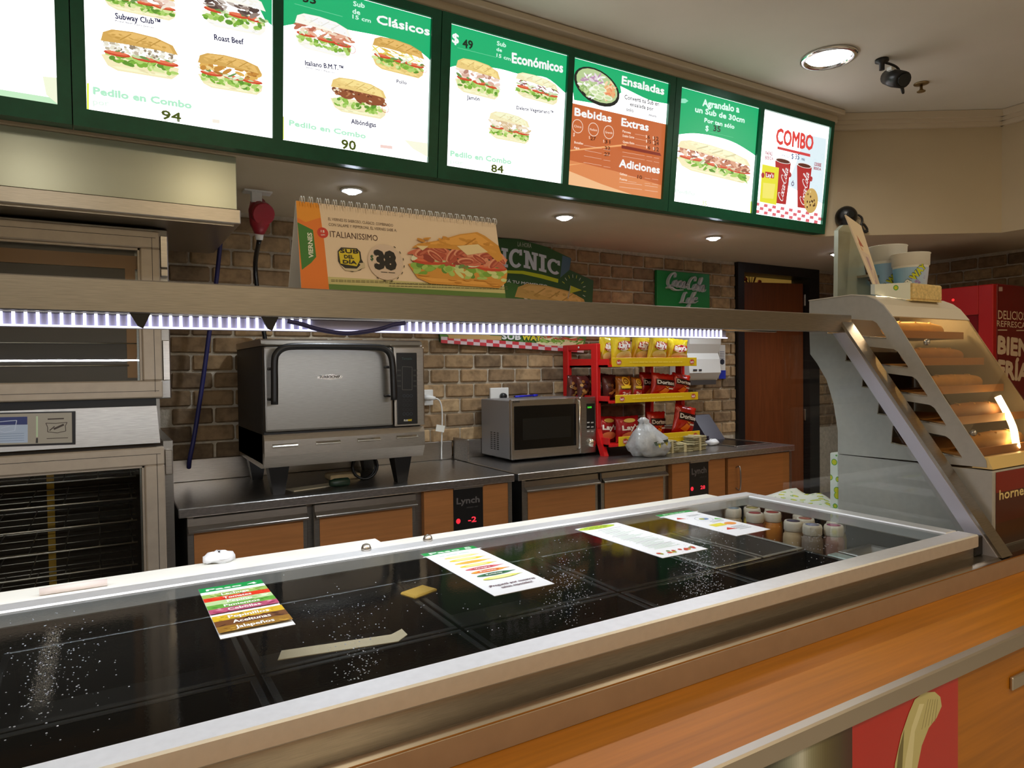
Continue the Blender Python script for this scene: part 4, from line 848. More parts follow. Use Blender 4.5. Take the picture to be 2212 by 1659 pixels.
# snack bags
def bagmat(name, base): return mat(name, base, .22, .1, .12, 30, .3, bscale=22, spec=.7)
BAGM = {'y': bagmat('yellow_foil', (222, 196, 36)), 'p': bagmat('purple_brown_foil', (84, 40, 34)), 'd': bagmat('red_orange_foil', (188, 36, 16)), 'l': bagmat('crimson_foil', (172, 24, 34)), 'b': bagmat('amber_brown_foil', (170, 104, 30))}
def bag(name, lbl, kind, cx, cy, w, h, Y, z0, tilt, deco):
    # pillow bag: seams at top and bottom, full in the middle; own mesh, own crumple
    a = P(cx-w/2, cy, Y=Y); b = P(cx+w/2, cy, Y=Y); W2 = (b.x-a.x)/2; xc = (a.x+b.x)/2; Hh = P(cx, cy-h/2, Y=Y).z-P(cx, cy+h/2, Y=Y).z
    rg = random.Random(int(cx*7+cy)); m = M(); nu, nv = 10, 9; F = []; B = []
    for j in range(nv+1):
        t = j/nv; bulge = math.sin(math.pi*t)**.6; rf = []; rb = []
        for i in range(nu+1):
            s = i/nu*2-1; wd = W2*(1-.06*bulge); d = .034*bulge*(1-s*s)**.5+rg.uniform(-.003, .003)
            x = s*wd; zz = t*Hh+rg.uniform(-.002, .002)
            if j in (0, nv): d = .002; zz += .003*(i % 2)
            if i in (0, nu): d = .0015
            rf.append(m.bm.verts.new((x, -d, zz))); rb.append(m.bm.verts.new((x, d*.8, zz)))
        F.append(rf); B.append(rb)
    for G in (F, B):
        for r0, r1 in zip(G, G[1:]):
            for i in range(nu): f = m.bm.faces.new((r0[i], r0[i+1], r1[i+1], r1[i])); f.smooth = True
    for i in range(nu): m.bm.faces.new((F[0][i], F[0][i+1], B[0][i+1], B[0][i])); m.bm.faces.new((F[-1][i], F[-1][i+1], B[-1][i+1], B[-1][i]))
    for j in range(nv): m.bm.faces.new((F[j][0], F[j+1][0], B[j+1][0], B[j][0])); m.bm.faces.new((F[j][-1], F[j+1][-1], B[j+1][-1], B[j][-1]))
    m.rot(tilt, (0, 0, 0), 'Y'); zb = min(v.co.z for v in m.bm.verts); loc = Vector((xc, Y, z0-zb+.0005))
    for v in m.bm.verts: v.co += loc
    t = thing(name, lbl, 'snack bag', (xc, Y, z0), 'snack bags on the red rack')
    part('pouch', m, BAGM[kind], t)
    th = math.radians(-tilt); e1 = Vector((math.cos(th), 0, math.sin(th))); e2 = Vector((-math.sin(th), 0, math.cos(th)))
    pr = Print(loc+Vector((0, -.0375, 0)), e1, e2); deco(pr, W2, Hh)
    bmesh.ops.triangulate(pr.bm, faces=pr.bm.faces[:])
    for _ in range(2): bmesh.ops.subdivide_edges(pr.bm, edges=[e for e in pr.bm.edges if e.calc_length() > W2*.22], cuts=2, use_grid_fill=True); bmesh.ops.triangulate(pr.bm, faces=[f for f in pr.bm.faces if len(f.verts) > 3])
    # wrap the print over the bulge
    for v in pr.bm.verts:
        q = v.co-loc; u = q.dot(e1); vv = q.dot(e2); s = max(-1, min(1, u/W2)); tt = max(0.01, min(.99, vv/Hh))
        k = v.co.y-(loc.y-.0375)
        v.co.y = loc.y-.0045-.034*math.sin(math.pi*tt)**.6*(1-s*s)**.5+k
    pr.done('printed_front', mat_gl, t)
mat_gl = GLOSSP
def lays(pr, W, H, red=True):
    pr.ell(0, H*.26, W*.75, H*.17, (226, 200, 120), 16); pr.ell(W*.25, H*.3, W*.4, H*.12, (236, 222, 160), 12)
    pr.ell(0, H*.6, W*.6, H*.16, (244, 232, 200), 16, .15); pr.poly([(-W*.66, H*.5), (-W*.2, H*.46), (W*.5, H*.5), (W*.7, H*.72), (0, H*.76), (-W*.52, H*.72)], (172, 30, 32)); pr.text("Lay's", -W*.5, H*.53, W*.56, H*.17, WHITE, .05)
def laysr(pr, W, H):
    pr.ell(0, H*.25, W*.7, H*.16, (226, 140, 90), 16); pr.ell(0, H*.85, W*.5, H*.08, (226, 190, 90), 14); pr.text("Lay's", -W*.7, H*.48, W*.7, H*.2, (250, 240, 230), .05)
def dori(pr, W, H):
    pr.poly([(-W*.5, H*.18), (W*.1, H*.1), (W*.3, H*.34), (-W*.1, H*.4)], (236, 130, 30)); pr.poly([(-.75*W, H*.5), (W*.8, H*.5), (W*.8, H*.76), (-W*.75, H*.76)], (40, 14, 12)); pr.text('Doritos', -W*.7, H*.55, W*.75, H*.16, (236, 232, 220), .03)
    pr.poly([(-W*.1, H*.48), (W*.1, H*.4), (W*.25, H*.5), (W*.1, H*.44)], (240, 190, 60)); pr.rect(W*.2, W*.65, H*.36, H*.42, (220, 210, 200))
def prom(pr, W, H):
    pr.ring(0, H*.8, W*.5, W*.16, (232, 176, 30), 16); pr.text('D', -W*.2, H*.74, W*.2, H*.13, (240, 200, 60), .04); pr.poly([(-W*.7, H*.62), (W*.7, H*.62), (W*.5, H*.5), (-W*.6, H*.5)], (226, 190, 50))
    pr.poly([(-W*.8, H*.05), (W*.8, H*.05), (W*.8, H*.42), (-W*.8, H*.45)], (176, 26, 28)); pr.text('2x1', -W*.5, H*.2, W*.5, H*.15, WHITE, .04); pr.dash(-W*.6, H*.48, W*.6, H*.05, (20, 14, 12))
def mix(pr, W, H):
    rg = random.Random(int(W*1e5))
    for k in range(18): pr.ell(rg.uniform(-.7, .7)*W, rg.uniform(.12, .85)*H, W*.18, H*.07, rg.choice([(150, 96, 44), (112, 60, 36), (60, 30, 40), (190, 140, 70)]), 8, rg.uniform(-1, 1))
z = SH[0][2]+.012
for i, (cx, w, h, Y, tl_, cy, l) in enumerate(((1308, 34, 62, 3.08, 4, 742, 'yellow crisp bag at the left end of the top shelf, half behind the upright'), (1342, 44, 66, 3.00, -3, 742, 'upright yellow crisp bag, second from left on the top shelf'), (1382, 42, 62, 3.045, 5, 745, 'yellow crisp bag tilted right in the middle of the top shelf'),
        (1416, 40, 60, 2.985, 9, 746, 'leaning yellow crisp bag, fourth from left on the top shelf'), (1460, 46, 52, 3.03, 4, 748, 'short yellow crisp bag at the right end of the top shelf'))):
    bag('crisp_bag', l, 'y', cx, cy, w, h, Y, z, tl_, lays)
z = SH[1][2]+.012
for i, (cx, w, h, Y, tl_, l) in enumerate(((1238, 30, 50, 3.27, 3, 'dark purple snack bag furthest back on the middle shelf'), (1262, 30, 50, 3.19, -3, 'dark purple snack bag just left of the front upright'), (1302, 34, 54, 3.10, 5, 'dark purple snack bag right of the front upright'), (1318, 30, 52, 3.045, -4, 'dark purple snack bag beside the 2x1 packets'))):
    bag('snack_bag', l, 'p', cx, 825, w, h, Y, z, tl_, mix)
bag('snack_bag', 'amber 2x1 promotion snack bag, the wider of two on the middle shelf', 'b', 1345, 826, 32, 50, 2.985, z, 0, prom)
bag('snack_bag', 'narrow amber 2x1 promotion snack bag beside the red tortilla chips', 'b', 1371, 828, 22, 46, 2.99, z, 4, prom)
bag('chip_bag', 'red tortilla chip bag behind, left on the middle shelf', 'd', 1396, 825, 34, 54, 3.07, z, 3, dori)
bag('chip_bag', 'large red tortilla chip bag lying forward in the middle of shelf', 'd', 1428, 826, 50, 50, 2.985, z, 6, dori)
bag('chip_bag', 'red tortilla chip bag at the right end of the middle shelf', 'd', 1466, 830, 40, 46, 3.02, z, 10, dori)
z = SH[2][2]+.012
bag('crisp_bag', 'crimson crisp bag at the left of the bottom shelf', 'l', 1308, 920, 42, 54, 3.06, z, 3, laysr)
bag('crisp_bag', 'crimson crisp bag behind the white plastic carrier', 'l', 1355, 918, 50, 54, 3.0, z, -2, laysr)
bag('chip_bag', 'red tortilla chip bag in the middle of the bottom shelf', 'd', 1415, 918, 40, 56, 3.05, z, 2, dori)
bag('chip_bag', 'red tortilla chip bag tilted at right end of bottom shelf', 'd', 1472, 905, 46, 62, 3.0, z, 12, dori)
# ---------------------------------------------------------------- bag, bundles, dispenser on the counter
rg = random.Random(4); bm_ = M(); prof = [(.02, 0), (.085, .004), (.115, .03), (.12, .06), (.105, .10), (.075, .135), (.045, .165), (.025, .185), (.03, .20), (.012, .215)]
c0 = P(1405, 975, Z=.9); BX = P(1404, 940, Y=2.845).x; bm_.lathe((0, 0, 0), prof, 22)
for v in bm_.bm.verts:
    k = 1+.16*math.sin(5*math.atan2(v.co.y, v.co.x)+v.co.z*30)+.1*math.sin(9*math.atan2(v.co.y, v.co.x)-v.co.z*60)+rg.uniform(-.12, .12); v.co.x *= k; v.co.y *= k*.75; v.co.x -= max(0, v.co.z-.06)*.32
    v.co += Vector((BX, 2.845, .9))
pb_ = thing('plastic_bag', 'crumpled white plastic carrier bag standing on the counter', 'plastic bag', (BX, 2.845, .9))
PLB = mat('milky_plastic_film', (206, 208, 208), .28, 0, .1, 30, .6, bscale=26, trans=.3)
part('bag_body', bm_, PLB, pb_, smooth=True)
bp = Print((BX, 2.752, .9), (1, 0, 0), (0, .1, 1)); bp.poly([(-.05, .085), (.06, .095), (.07, .075), (-.04, .065)], (70, 84, 70)); bp.poly([(-.03, .075), (.05, .082), (.05, .062), (-.02, .055)], (226, 206, 60)); bp.text('SUBWAY', -.03, .068, .05, .012, (60, 80, 50), .03, .074)
for v in bp.bm.verts: v.co.y = 2.845-math.sqrt(max(0, .095**2-(v.co.x-BX)**2))-.004
bp.done('bag_print', PAPER, pb_)
BN = mat('khaki_paper', (150, 142, 108), .85, 0, .25, 60, .2, bscale=120)
def bundle(lbl, px, py, n, w, tilt, zb=.9):
    p = P(px, py, Y=2.85); p.z = .9; t = thing('paper_bundle', lbl, 'paper bundle', p, 'bundles of folded paper')
    for k in range(n):
        z0 = zb+k*.012; dx = rg.uniform(-.008, .008)
        part('sheet_stack', M().box(p.x-w/2+dx, p.x+w/2+dx, p.y, p.y+.075, z0, z0+.0115, .004).rot(rg.uniform(-8, 8)+tilt, (p.x, p.y, 0)).jitter(.002), BN, t)
    part('band', M().box(p.x-.008, p.x+.008, p.y-.006, p.y+.082, zb, zb+n*.012+.004, .002).rot(tilt, (p.x, p.y, 0)), mat('rubber_band', (196, 184, 140), .7), t)
bundle('bundle of folded khaki paper nearest the white carrier bag', 1452, 975, 6, .11, 10)
bundle('low bundle of folded khaki paper between the other two', 1480, 969, 4, .11, -18)
bundle('tall bundle of folded khaki paper by the sink', 1512, 966, 7, .13, 6)
m = M().ball((0, 0, .02), .045, .035, .02, 10, 6).jitter(.006); p = P(1538, 962, Z=.9)
for v in m.bm.verts: v.co += p; v.co.z = max(v.co.z, .9002)
part('crumpled_paper', m, mat('white_tissue', (226, 228, 230), .8), label='crumpled white tissue on the edge of the sink', cat='paper')
p = P(1512, 940, Y=3.36)
part('dust_tray', M().prism([(3.2, .9), (3.36, .9), (3.365, 1.06), (3.34, 1.06)], 'X', p.x-.09, p.x+.07).box(p.x-.095, p.x-.085, 3.2, 3.365, .9, .93), mat('dark_plum_plastic', (54, 46, 58), .4), label='dark plum tray leaning on the bricks behind the paper bundles', cat='tray')
dt = thing('towel_dispenser', 'white wall mounted paper towel dispenser beside snack rack', 'dispenser', (3.38, 3.3, 1.28))
a = P(1483, 725, Y=3.25); b = P(1553, 725, Y=3.25); zl = P(1515, 822, Y=3.2).z
pr_ = [(3.405, zl), (3.26, zl), (3.225, zl+.05), (3.235, zl+.14), (3.25, zl+.18), (3.225, zl+.24), (3.22, zl+.34), (3.26, zl+.40), (3.405, zl+.41)]
part('cover', M().prism(pr_, 'X', a.x, b.x-.01), WHITEP, dt, smooth=False)
part('slot', M().box(a.x+.02, b.x-.03, 3.25, 3.38, zl-.03, zl+.001), mat('smoke_grey', (70, 68, 66), .4), dt)
dp = Print((0, 3.223, 0), (1, 0, 0), (0, 0, 1)); dp.D(1497, 803, 1516, 803, 796, (50, 50, 54), .04); dp.pl((1497, 806), (1516, 806), .002, (50, 50, 54)); dp.done('logo', PAPER, dt)
nb = thing('notice', 'white and blue notice on the bricks right of the towel dispenser', 'notice', (3.6, 3.4, 1.3))
a = P(1552, 745, Y=3.4); b = P(1567, 818, Y=3.4); part('board', M().box(a.x, b.x, 3.398, 3.407, b.z, a.z, .002), WHITEP, nb)
np_ = Print((0, 3.3975, 0), (1, 0, 0), (0, 0, 1)); np_.rect(a.x, b.x, b.z, b.z+.06, (30, 50, 170))
for k in range(8): np_.rect(a.x+.01, b.x-.012, a.z-.05-k*.012, a.z-.045-k*.012, (140, 144, 160))
np_.ell((a.x+b.x)/2, (a.z+b.z)/2, .022, .02, (40, 44, 60)); np_.done('notice_print', PAPER, nb)
# ---------------------------------------------------------------- signs on the brick wall
YS = 3.385
cs_ = thing('wall_sign', 'green square sign with raised white script lettering', 'sign', (3.39, 3.395, 1.6))
a = P(1418, 583, Y=YS); b = P(1532, 598, Y=YS); part('board', M().box(a.x, b.x, YS-.005, 3.405, a.z-.48, a.z, .003), mat('green_sign', (16, 132, 62), .45), cs_)
def letters(word, pa, pb, pt, dep, sw=False):
    s = Print((0, YS-.006, 0), (1, 0, 0), (0, 0, 1)); A = Vector(s.at(*pa)); B = Vector(s.at(*pb)); T = Vector(s.at(*pt)); ps, (X0, X1, Y0, Y1) = script(word, .075, .28, sw); m = M()
    for q in ps:
        w = [A+(B-A)*((p[0]-X0)/(X1-X0))+(T-A)*((p[1]-Y0)/(Y1-Y0)) for p in q]
        m.hexa([(p.x, YS-.006, p.y) for p in w], [(p.x, YS-.006-dep, p.y) for p in w])
    return m
LW = mat('raised_white_letter', (222, 224, 226), .5)
part('upper_lettering', letters('Coca-Cola', (1437, 625), (1520, 640), (1437, 585), .025, True), LW, cs_)
part('lower_lettering', letters('Life', (1466, 668), (1503, 668), (1466, 630), .025), LW, cs_)
ps_ = thing('picnic_poster', 'green die cut PICNIC poster on the brick wall', 'poster', (2.1, 3.39, 1.5))
YPo = 3.385
out = [(952, 738), (940, 640), (955, 560), (1000, 524), (1050, 515), (1120, 516), (1180, 533), (1234, 558), (1230, 583), (1282, 606), (1279, 660), (1262, 748), (1250, 757), (1100, 745)]
m = M(); pts = [P(x, y, Y=YPo) for x, y in out]
m.hexa([(p.x, YPo+.02, min(p.z, 2.138)) for p in pts], [(p.x, YPo, min(p.z, 2.138)) for p in pts]); part('board', m, mat('poster_card', (40, 74, 40), .6), ps_)
pp = Print((0, YPo-.0005, 0), (1, 0, 0), (0, 0, 1)); pp.pp(out, (46, 86, 42))
pp.pp([(940, 640), (1279, 670), (1262, 748), (1250, 757), (952, 738)], (92, 142, 62)); pp.pp([(1215, 552), (1234, 558), (1230, 583), (1210, 600)], (80, 110, 130)); pp.pp([(950, 600), (1100, 608), (1180, 640), (1280, 660), (1279, 690), (940, 660)], (70, 118, 50))
pp.T('LA HORA', 1118, 532, 1148, 536, 522, (170, 176, 160), .01)
def slabl(ch, a, b, yt, col=(214, 218, 226)):
    A = Vector(pp.at(*a)); B = Vector(pp.at(*b)); T = Vector(pp.at(a[0], yt)); e, f = B-A, T-A
    def q(pts): pp.poly([A+e*x+f*y for x, y in pts], col)
    def bar(x0, x1, y0, y1): q([(x0, y0), (x1, y0), (x1, y1), (x0, y1)])
    if ch == 'I': bar(.25, .75, 0, 1); bar(0, 1, 0, .16); bar(0, 1, .84, 1)
    if ch == 'N': bar(.1, .34, 0, 1); bar(.68, .9, 0, 1); q([(.1, 1), (.36, 1), (.9, 0), (.64, 0)]); bar(0, .46, 0, .15); bar(0, .36, .85, 1); bar(.56, 1, .85, 1)
    if ch == 'C' or ch == 'P':
        n = 18; a0, a1 = (50, 320) if ch == 'C' else (-90, 90); cx, cy, rx, ry, w = (.52, .5, .52, .52, .26) if ch == 'C' else (.45, .7, .5, .32, .22)
        for k in range(n):
            t0, t1 = math.radians(a0+(a1-a0)*k/n), math.radians(a0+(a1-a0)*(k+1)/n)
            q([(cx+rx*math.cos(t0), cy+ry*math.sin(t0)), (cx+rx*math.cos(t1), cy+ry*math.sin(t1)), (cx+(rx-w)*math.cos(t1), cy+(ry-w*.7)*math.sin(t1)), (cx+(rx-w)*math.cos(t0), cy+(ry-w*.7)*math.sin(t0))])
        if ch == 'C': bar(.78, .98, .68, 1)
        else: bar(.14, .4, 0, 1); bar(0, .56, 0, .15)
for ch, x0, y0, x1, y1, yt in (('P', 1046, 571, 1076, 574, 532), ('I', 1083, 576, 1097, 578, 535), ('C', 1099, 577, 1128, 579, 537), ('N', 1131, 578, 1162, 585, 540), ('I', 1164, 585, 1180, 589, 548), ('C', 1182, 588, 1210, 596, 556)):
    slabl(ch, (x0, y0), (x1, y1), yt)
pp.pp([(1040, 586), (1094, 584), (1130, 585), (1170, 593), (1206, 603), (1205, 611), (1168, 601), (1128, 592), (1094, 590), (1040, 592)], (196, 206, 30))
pp.T('DISFRUTÁ TU MOMENTO', 1050, 604, 1182, 621, 598, (222, 226, 226), .03)
pp.sub(1190, 668, 160, 110, 'bun', 31, -.12); pp.sub(1010, 690, 110, 80, 'bun', 33)
pp.pl((1232, 617), (1226, 645), .006, (180, 180, 170)); pp.pp([(1232, 617), (1256, 627), (1230, 634)], (190, 196, 40))
for k in range(10):
    t = math.radians(150-k*19); c = pp.at(1238, 627); pp.line((c[0]+.075*math.cos(t), c[1]+.075*math.sin(t)), (c[0]+.095*math.cos(t), c[1]+.095*math.sin(t)), .004, (206, 210, 190) if k % 2 else (206, 210, 70))
for j in range(2):
    for k in range(22):
        x = 952+k*14; y = 727+k*.95+j*7
        pp.pp([(x, y), (x+14, y+.95), (x+14, y+8), (x, y+7)], (206, 60, 70) if (k+j) % 2 else (222, 200, 204))
pp.pp([(968, 722), (1085, 726), (1082, 735), (968, 731)], (206, 170, 110)); pp.sub(1205, 725, 110, 46, 'veg', 35, -.05)
pp.T('SUB', 1083, 733, 1124, 735, 720, (240, 240, 240), .05, ((40, 90, 50), .004)); pp.T('WAY', 1126, 735, 1168, 737, 721, (232, 220, 60), .05, ((40, 90, 50), .004))
pp.done('poster_print', PAPER, ps_)
# ================================================================== FRONT: SERVING COUNTER
X0, X1 = -1.3, 3.2
ct = thing('serving_counter', 'long wood and steel serving counter across the foreground', 'counter', (.9, 1.1, 0))
ZL, ZWD = .905, .857
part('front_panel', M().box(X0, X1, .637, .66, .1, .832), WOODO, ct)
part('plinth', M().box(X0, X1, .68, 1.55, 0, .1), BLACKM, ct)
part('tray_shelf', M().box(X0, X1, .645, .83, .835, ZWD, .002), WOODO, ct)
part('edge_trim', M().box(X0, X1, .628, .648, .829, ZWD+.004, .003), mat('satin_alu_trim', (190, 184, 176), .42, 1), ct)
part('fascia', M().box(X0, 2.6, .82, .832, ZWD, ZL-.0065, .001), mat('satin_fascia', (196, 186, 172), .48, .75, .04, 30), ct)
part('ledge_lip', M().hexa([(X0, .8195, ZL-.006), (2.6, .8195, ZL-.006), (2.6, .836, ZL-.006), (X0, .836, ZL-.006)], [(X0, .8195, ZL-.0035), (2.6, .8195, ZL-.0035), (2.6, .836, ZL+.0002), (X0, .836, ZL+.0002)]), mat('polished_lip', (190, 184, 176), .12, 1), ct)
part('ledge', M().box(X0, 2.6, .834, .905, ZL-.006, ZL, .001).box(1.86, 2.6, .905, 1.62, ZL-.006, ZL, .002), STEEL, ct)
part('rear_panel', M().box(X0, 2.6, 1.60, 1.62, .1, .895), STEELD, ct)
part('end_panel', M().box(2.58, 2.6, .66, 1.6, .1, .895), WOODO, ct)
part('end_panel', M().box(X0, X0+.02, .66, 1.6, .1, .895), WOODO, ct)
WELL = mat('dark_cold_well', (20, 20, 21), .4, .5)
part('cold_well', M().box(X0+.02, 1.86, .9, .906, .70, .933).box(X0+.02, 1.86, 1.548, 1.556, .70, .933).box(1.852, 1.86, .906, 1.548, .70, .933).box(X0+.02, 1.86, .9, 1.556, .69, .70), WELL, ct)
part('well_rim', M().box(X0, 1.86, .868, .9, .905, .933), STEEL, ct)
pst = Print((0, .6350, 0), (1, 0, 0), (0, 0, 1))
xr_ = pst.at(2069, 1500)[0]
pst.rect(.30, xr_, .35, .828, (196, 28, 26))
v = pst.at
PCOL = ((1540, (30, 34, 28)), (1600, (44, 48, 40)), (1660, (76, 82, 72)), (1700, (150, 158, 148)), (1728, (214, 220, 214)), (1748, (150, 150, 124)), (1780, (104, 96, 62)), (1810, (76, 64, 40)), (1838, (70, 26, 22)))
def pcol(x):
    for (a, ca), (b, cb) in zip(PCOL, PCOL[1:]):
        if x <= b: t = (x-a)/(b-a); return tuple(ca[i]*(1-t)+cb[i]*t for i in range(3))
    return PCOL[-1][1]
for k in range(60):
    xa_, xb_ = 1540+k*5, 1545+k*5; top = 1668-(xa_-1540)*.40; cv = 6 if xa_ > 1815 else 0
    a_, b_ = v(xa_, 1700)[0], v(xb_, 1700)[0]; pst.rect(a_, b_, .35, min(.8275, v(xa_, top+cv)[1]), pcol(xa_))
pst.poly([v(1928, 1700), v(1932, 1650), v(1945, 1590), v(1962, 1540), v(1975, 1510), v(1995, 1495), v(2018, 1494), v(2030, 1505), v(2033, 1525), v(2022, 1550), v(2005, 1572), v(1990, 1610), v(1980, 1660), v(1978, 1700)], (206, 200, 140))
pst.poly([v(1950, 1690), v(1955, 1640), v(1968, 1570), v(1985, 1520), v(1995, 1520), v(1975, 1580), v(1966, 1690)], (232, 228, 180)); pst.poly([v(1932, 1690), v(1940, 1620), v(1952, 1575), v(1946, 1690)], (120, 112, 62))
for k in range(5): pst.pl((1990+k*7, 1575-k*4), (2004+k*5, 1510), .0016, (150, 140, 90))
po = thing('counter_poster', 'red poster with green pepper stem on the counter front', 'poster', (.9, .6365, .35)); pst.done('poster_print', GLOSSP, po)
part('poster_sheet', M().box(.30, xr_, .6352, .6369, .35, .828), mat('red_sheet', (190, 30, 28), .3), po)
nh = P(2195, 1475, Y=.63); part('pale_plate', M().box(nh.x-.012, nh.x+.10, .63, .637, nh.z-.014, nh.z+.012, .002), mat('satin_alu_trim', (190, 184, 176), .42, 1), ct)  # small pale rectangle on the wood front
# ---- glass lid
LZ0, LZ1 = .935, .967; lx0, lx1, ly0, ly1 = -1.25, 1.847, .85, 1.562
ld = thing('lid', 'long white framed glass lid wet with droplets over cold wells', 'lid', (.3, 1.2, LZ0)); fw = .05
part('frame', M().box(lx0, lx1, ly0, ly0+fw, LZ0, LZ1, .003).box(lx0, lx1, ly1-fw, ly1, LZ0, LZ1, .003).box(lx1-fw, lx1, ly0+fw, ly1-fw, LZ0, LZ1, .003).box(lx0, lx0+fw, ly0+fw, ly1-fw, LZ0, LZ1, .003), LID, ld)
part('pane', M().box(lx0+fw, lx1-fw, ly0+fw, ly1-fw, .958, .963), LIDGLASS, ld)
DROP = mat('water_drop', (206, 214, 226), .08, 0, trans=.4, spec=.8)
dm = M(); rg = random.Random(9)
def drops(px, py, sx, sy, n):
    k = 0
    while k < n:
        p = P(rg.gauss(px, sx), rg.gauss(py, sy), Z=.9635)
        if lx0+fw+.01 < p.x < lx1-fw-.01 and ly0+fw+.01 < p.y < ly1-fw-.01:
            r = rg.uniform(.0004, .0015); dm.lathe(p, [(r, 0), (r*.8, r*.35), (r*.02, r*.55)], 7)
        k += 1
drops(1225, 1260, 26, 45, 420); drops(1515, 1245, 28, 50, 900); drops(1560, 1170, 60, 25, 160); drops(1765, 1160, 25, 30, 120); drops(110, 1440, 60, 70, 300); drops(775, 1420, 30, 50, 180); drops(760, 1320, 50, 30, 70); drops(1000, 1330, 300, 60, 120)
part('droplets', dm, DROP, ld, kind='stuff')
for i, (x, y) in enumerate(((790, 1187), (921, 1166))):
    p = P(x, y, Z=LZ1); part('hinge_knob', M().lathe((p.x, ly1-.006, LZ1), [(.012, 0), (.012, .004), (.009, .012), (.001, .016)], 14), STEEL, ld)
# ---- instruction cards lying on the glass
def card(lbl, pts, draw):
    q = [P(x, y, Z=.9645) for x, y in pts]                 # far left, far right, near right, near left
    x0 = (q[0].x+q[3].x)/2; x1 = (q[1].x+q[2].x)/2; yf = (q[0].y+q[1].y)/2; yn = (q[2].y+q[3].y)/2
    t = thing('instruction_card', lbl, 'card', ((x0+x1)/2, (yf+yn)/2, .9632), 'instruction cards on the lid glass')
    part('sheet', M().box(x0, x1, yn, yf, .9632, .9638), mat('white_card', (226, 228, 230), .35), t)
    pr = Print((x0, yn, .9638), (1, 0, 0), (0, 1, 0)); pr.z = .0001; pr.rect(0, x1-x0, 0, yf-yn, (232, 236, 240)); draw(pr, x1-x0, yf-yn); pr.done('print', GLOSSP, t)
CG = (20, 150, 72)
def strip(pr, w, v0, v1, cols, n, txt, rnd):
    rg = random.Random(rnd); pr.rect(0, w, v0, v1, cols[0])
    for k in range(n): pr.ell(rg.uniform(.01, w-.01), rg.uniform(v0+.002, v1-.002), rg.uniform(.003, .008), rg.uniform(.0015, .003), rg.choice(cols), 7, rg.uniform(-1, 1))
    if txt: pr.text(txt, w*.5-.006*len(txt)*.5-.004, v0+(v1-v0)*.25, w*.5+.006*len(txt)*.5+.004, (v1-v0)*.52, (246, 246, 240), .02)
def paso4(pr, w, h):
    pr.rect(0, w, h*.9, h, CG); pr.text('Paso 4', w*.1, h*.92, w*.9, h*.045, (226, 240, 230), .04)
    pr.rect(w*.2, w*.7, h*.86, h*.865, (190, 220, 180)); H = h*.84
    for i, (cols, t) in enumerate((([(150, 180, 90), (90, 130, 50), (200, 214, 150)], 'Lechuga'), ([(214, 56, 30), (226, 90, 50), (190, 30, 30)], 'Tomates'), ([(180, 206, 150), (150, 190, 120), (214, 226, 190)], 'Pepino'), ([(96, 160, 60), (140, 190, 90), (60, 120, 40)], 'Pimientos'), ([(176, 80, 110), (214, 150, 170), (140, 40, 80)], 'Cebollas'))): strip(pr, w, H-(i+1)*h*.085, H-i*h*.085, cols, 26, t, i)
    H = h*.84-5*h*.085-h*.055
    for i, (cols, t) in enumerate((([(206, 170, 40), (226, 196, 80), (160, 140, 30)], 'Pepinillos'), ([(110, 70, 40), (70, 40, 26), (160, 110, 60)], 'Aceitunas'), ([(150, 110, 40), (120, 80, 30), (190, 150, 60)], 'Jalapeños'))): strip(pr, w, H-(i+1)*h*.1, H-i*h*.1, cols, 30, t, i+9)
def paso5(pr, w, h):
    pr.rect(0, w, h*.92, h, CG); pr.ell(w*.5, h*.915, w*.56, h*.02, (232, 236, 240), 20); pr.text('Paso 5', w*.12, h*.945, w*.92, h*.04, (226, 240, 230), .04); pr.dash(w*.2, h*.87, w*.8, h*.018, (170, 214, 190))
    for i, (c, c2, t) in enumerate((((236, 216, 130), (244, 232, 180), ''), ((226, 206, 40), (240, 224, 150), ''), ((232, 200, 90), (222, 170, 70), ''), ((226, 206, 60), (240, 224, 150), ''), ((216, 110, 116), (170, 50, 66), 'Vinagre'), ((236, 160, 60), (206, 84, 40), 'Picante'), ((60, 120, 84), (24, 84, 54), 'Ketchup'), ((222, 226, 110), (236, 232, 160), ''))):
        y = h*(.80-i*.075); pr.ell(w*.5, y, w*.3, h*.026, c, 18); pr.ell(w*.5, y, w*.2, h*.02, c2, 16); pr.poly([(w*.76, y+.003), (w*.9, y), (w*.76, y-.003)], c)
        if t: pr.text(t, w*.36, y-h*.01, w*.64, h*.022, (250, 250, 246), .02)
    pr.text('¡Preguntá por nuestras', w*.12, h*.135, w*.9, h*.028, (90, 50, 70), .02); pr.text('salsas especiales!', w*.25, h*.085, w*.78, h*.028, (90, 50, 70), .02)
def info(pr, w, h):
    pr.ell(w*.42, h*.95, w*.42, h*.05, (176, 206, 60), 20); pr.dash(w*.15, h*.965, w*.7, h*.02, (60, 90, 40)); pr.dash(w*.2, h*.93, w*.62, h*.02, (60, 90, 40), sd=3)
    rg = random.Random(2)
    for k in range(30): y = h*(.86-k*.023); pr.rect(w*rg.uniform(.18, .3), w*rg.uniform(.55, .85), y, y+h*.005, (150, 190, 150) if k % 5 else (90, 100, 90))
    for k in range(18): pr.ell(w*rg.uniform(.1, .92), h*rg.uniform(.06, .11), .005, .006, rg.choice([(190, 60, 50), (150, 160, 60), (206, 150, 60), (110, 130, 60)]), 8)
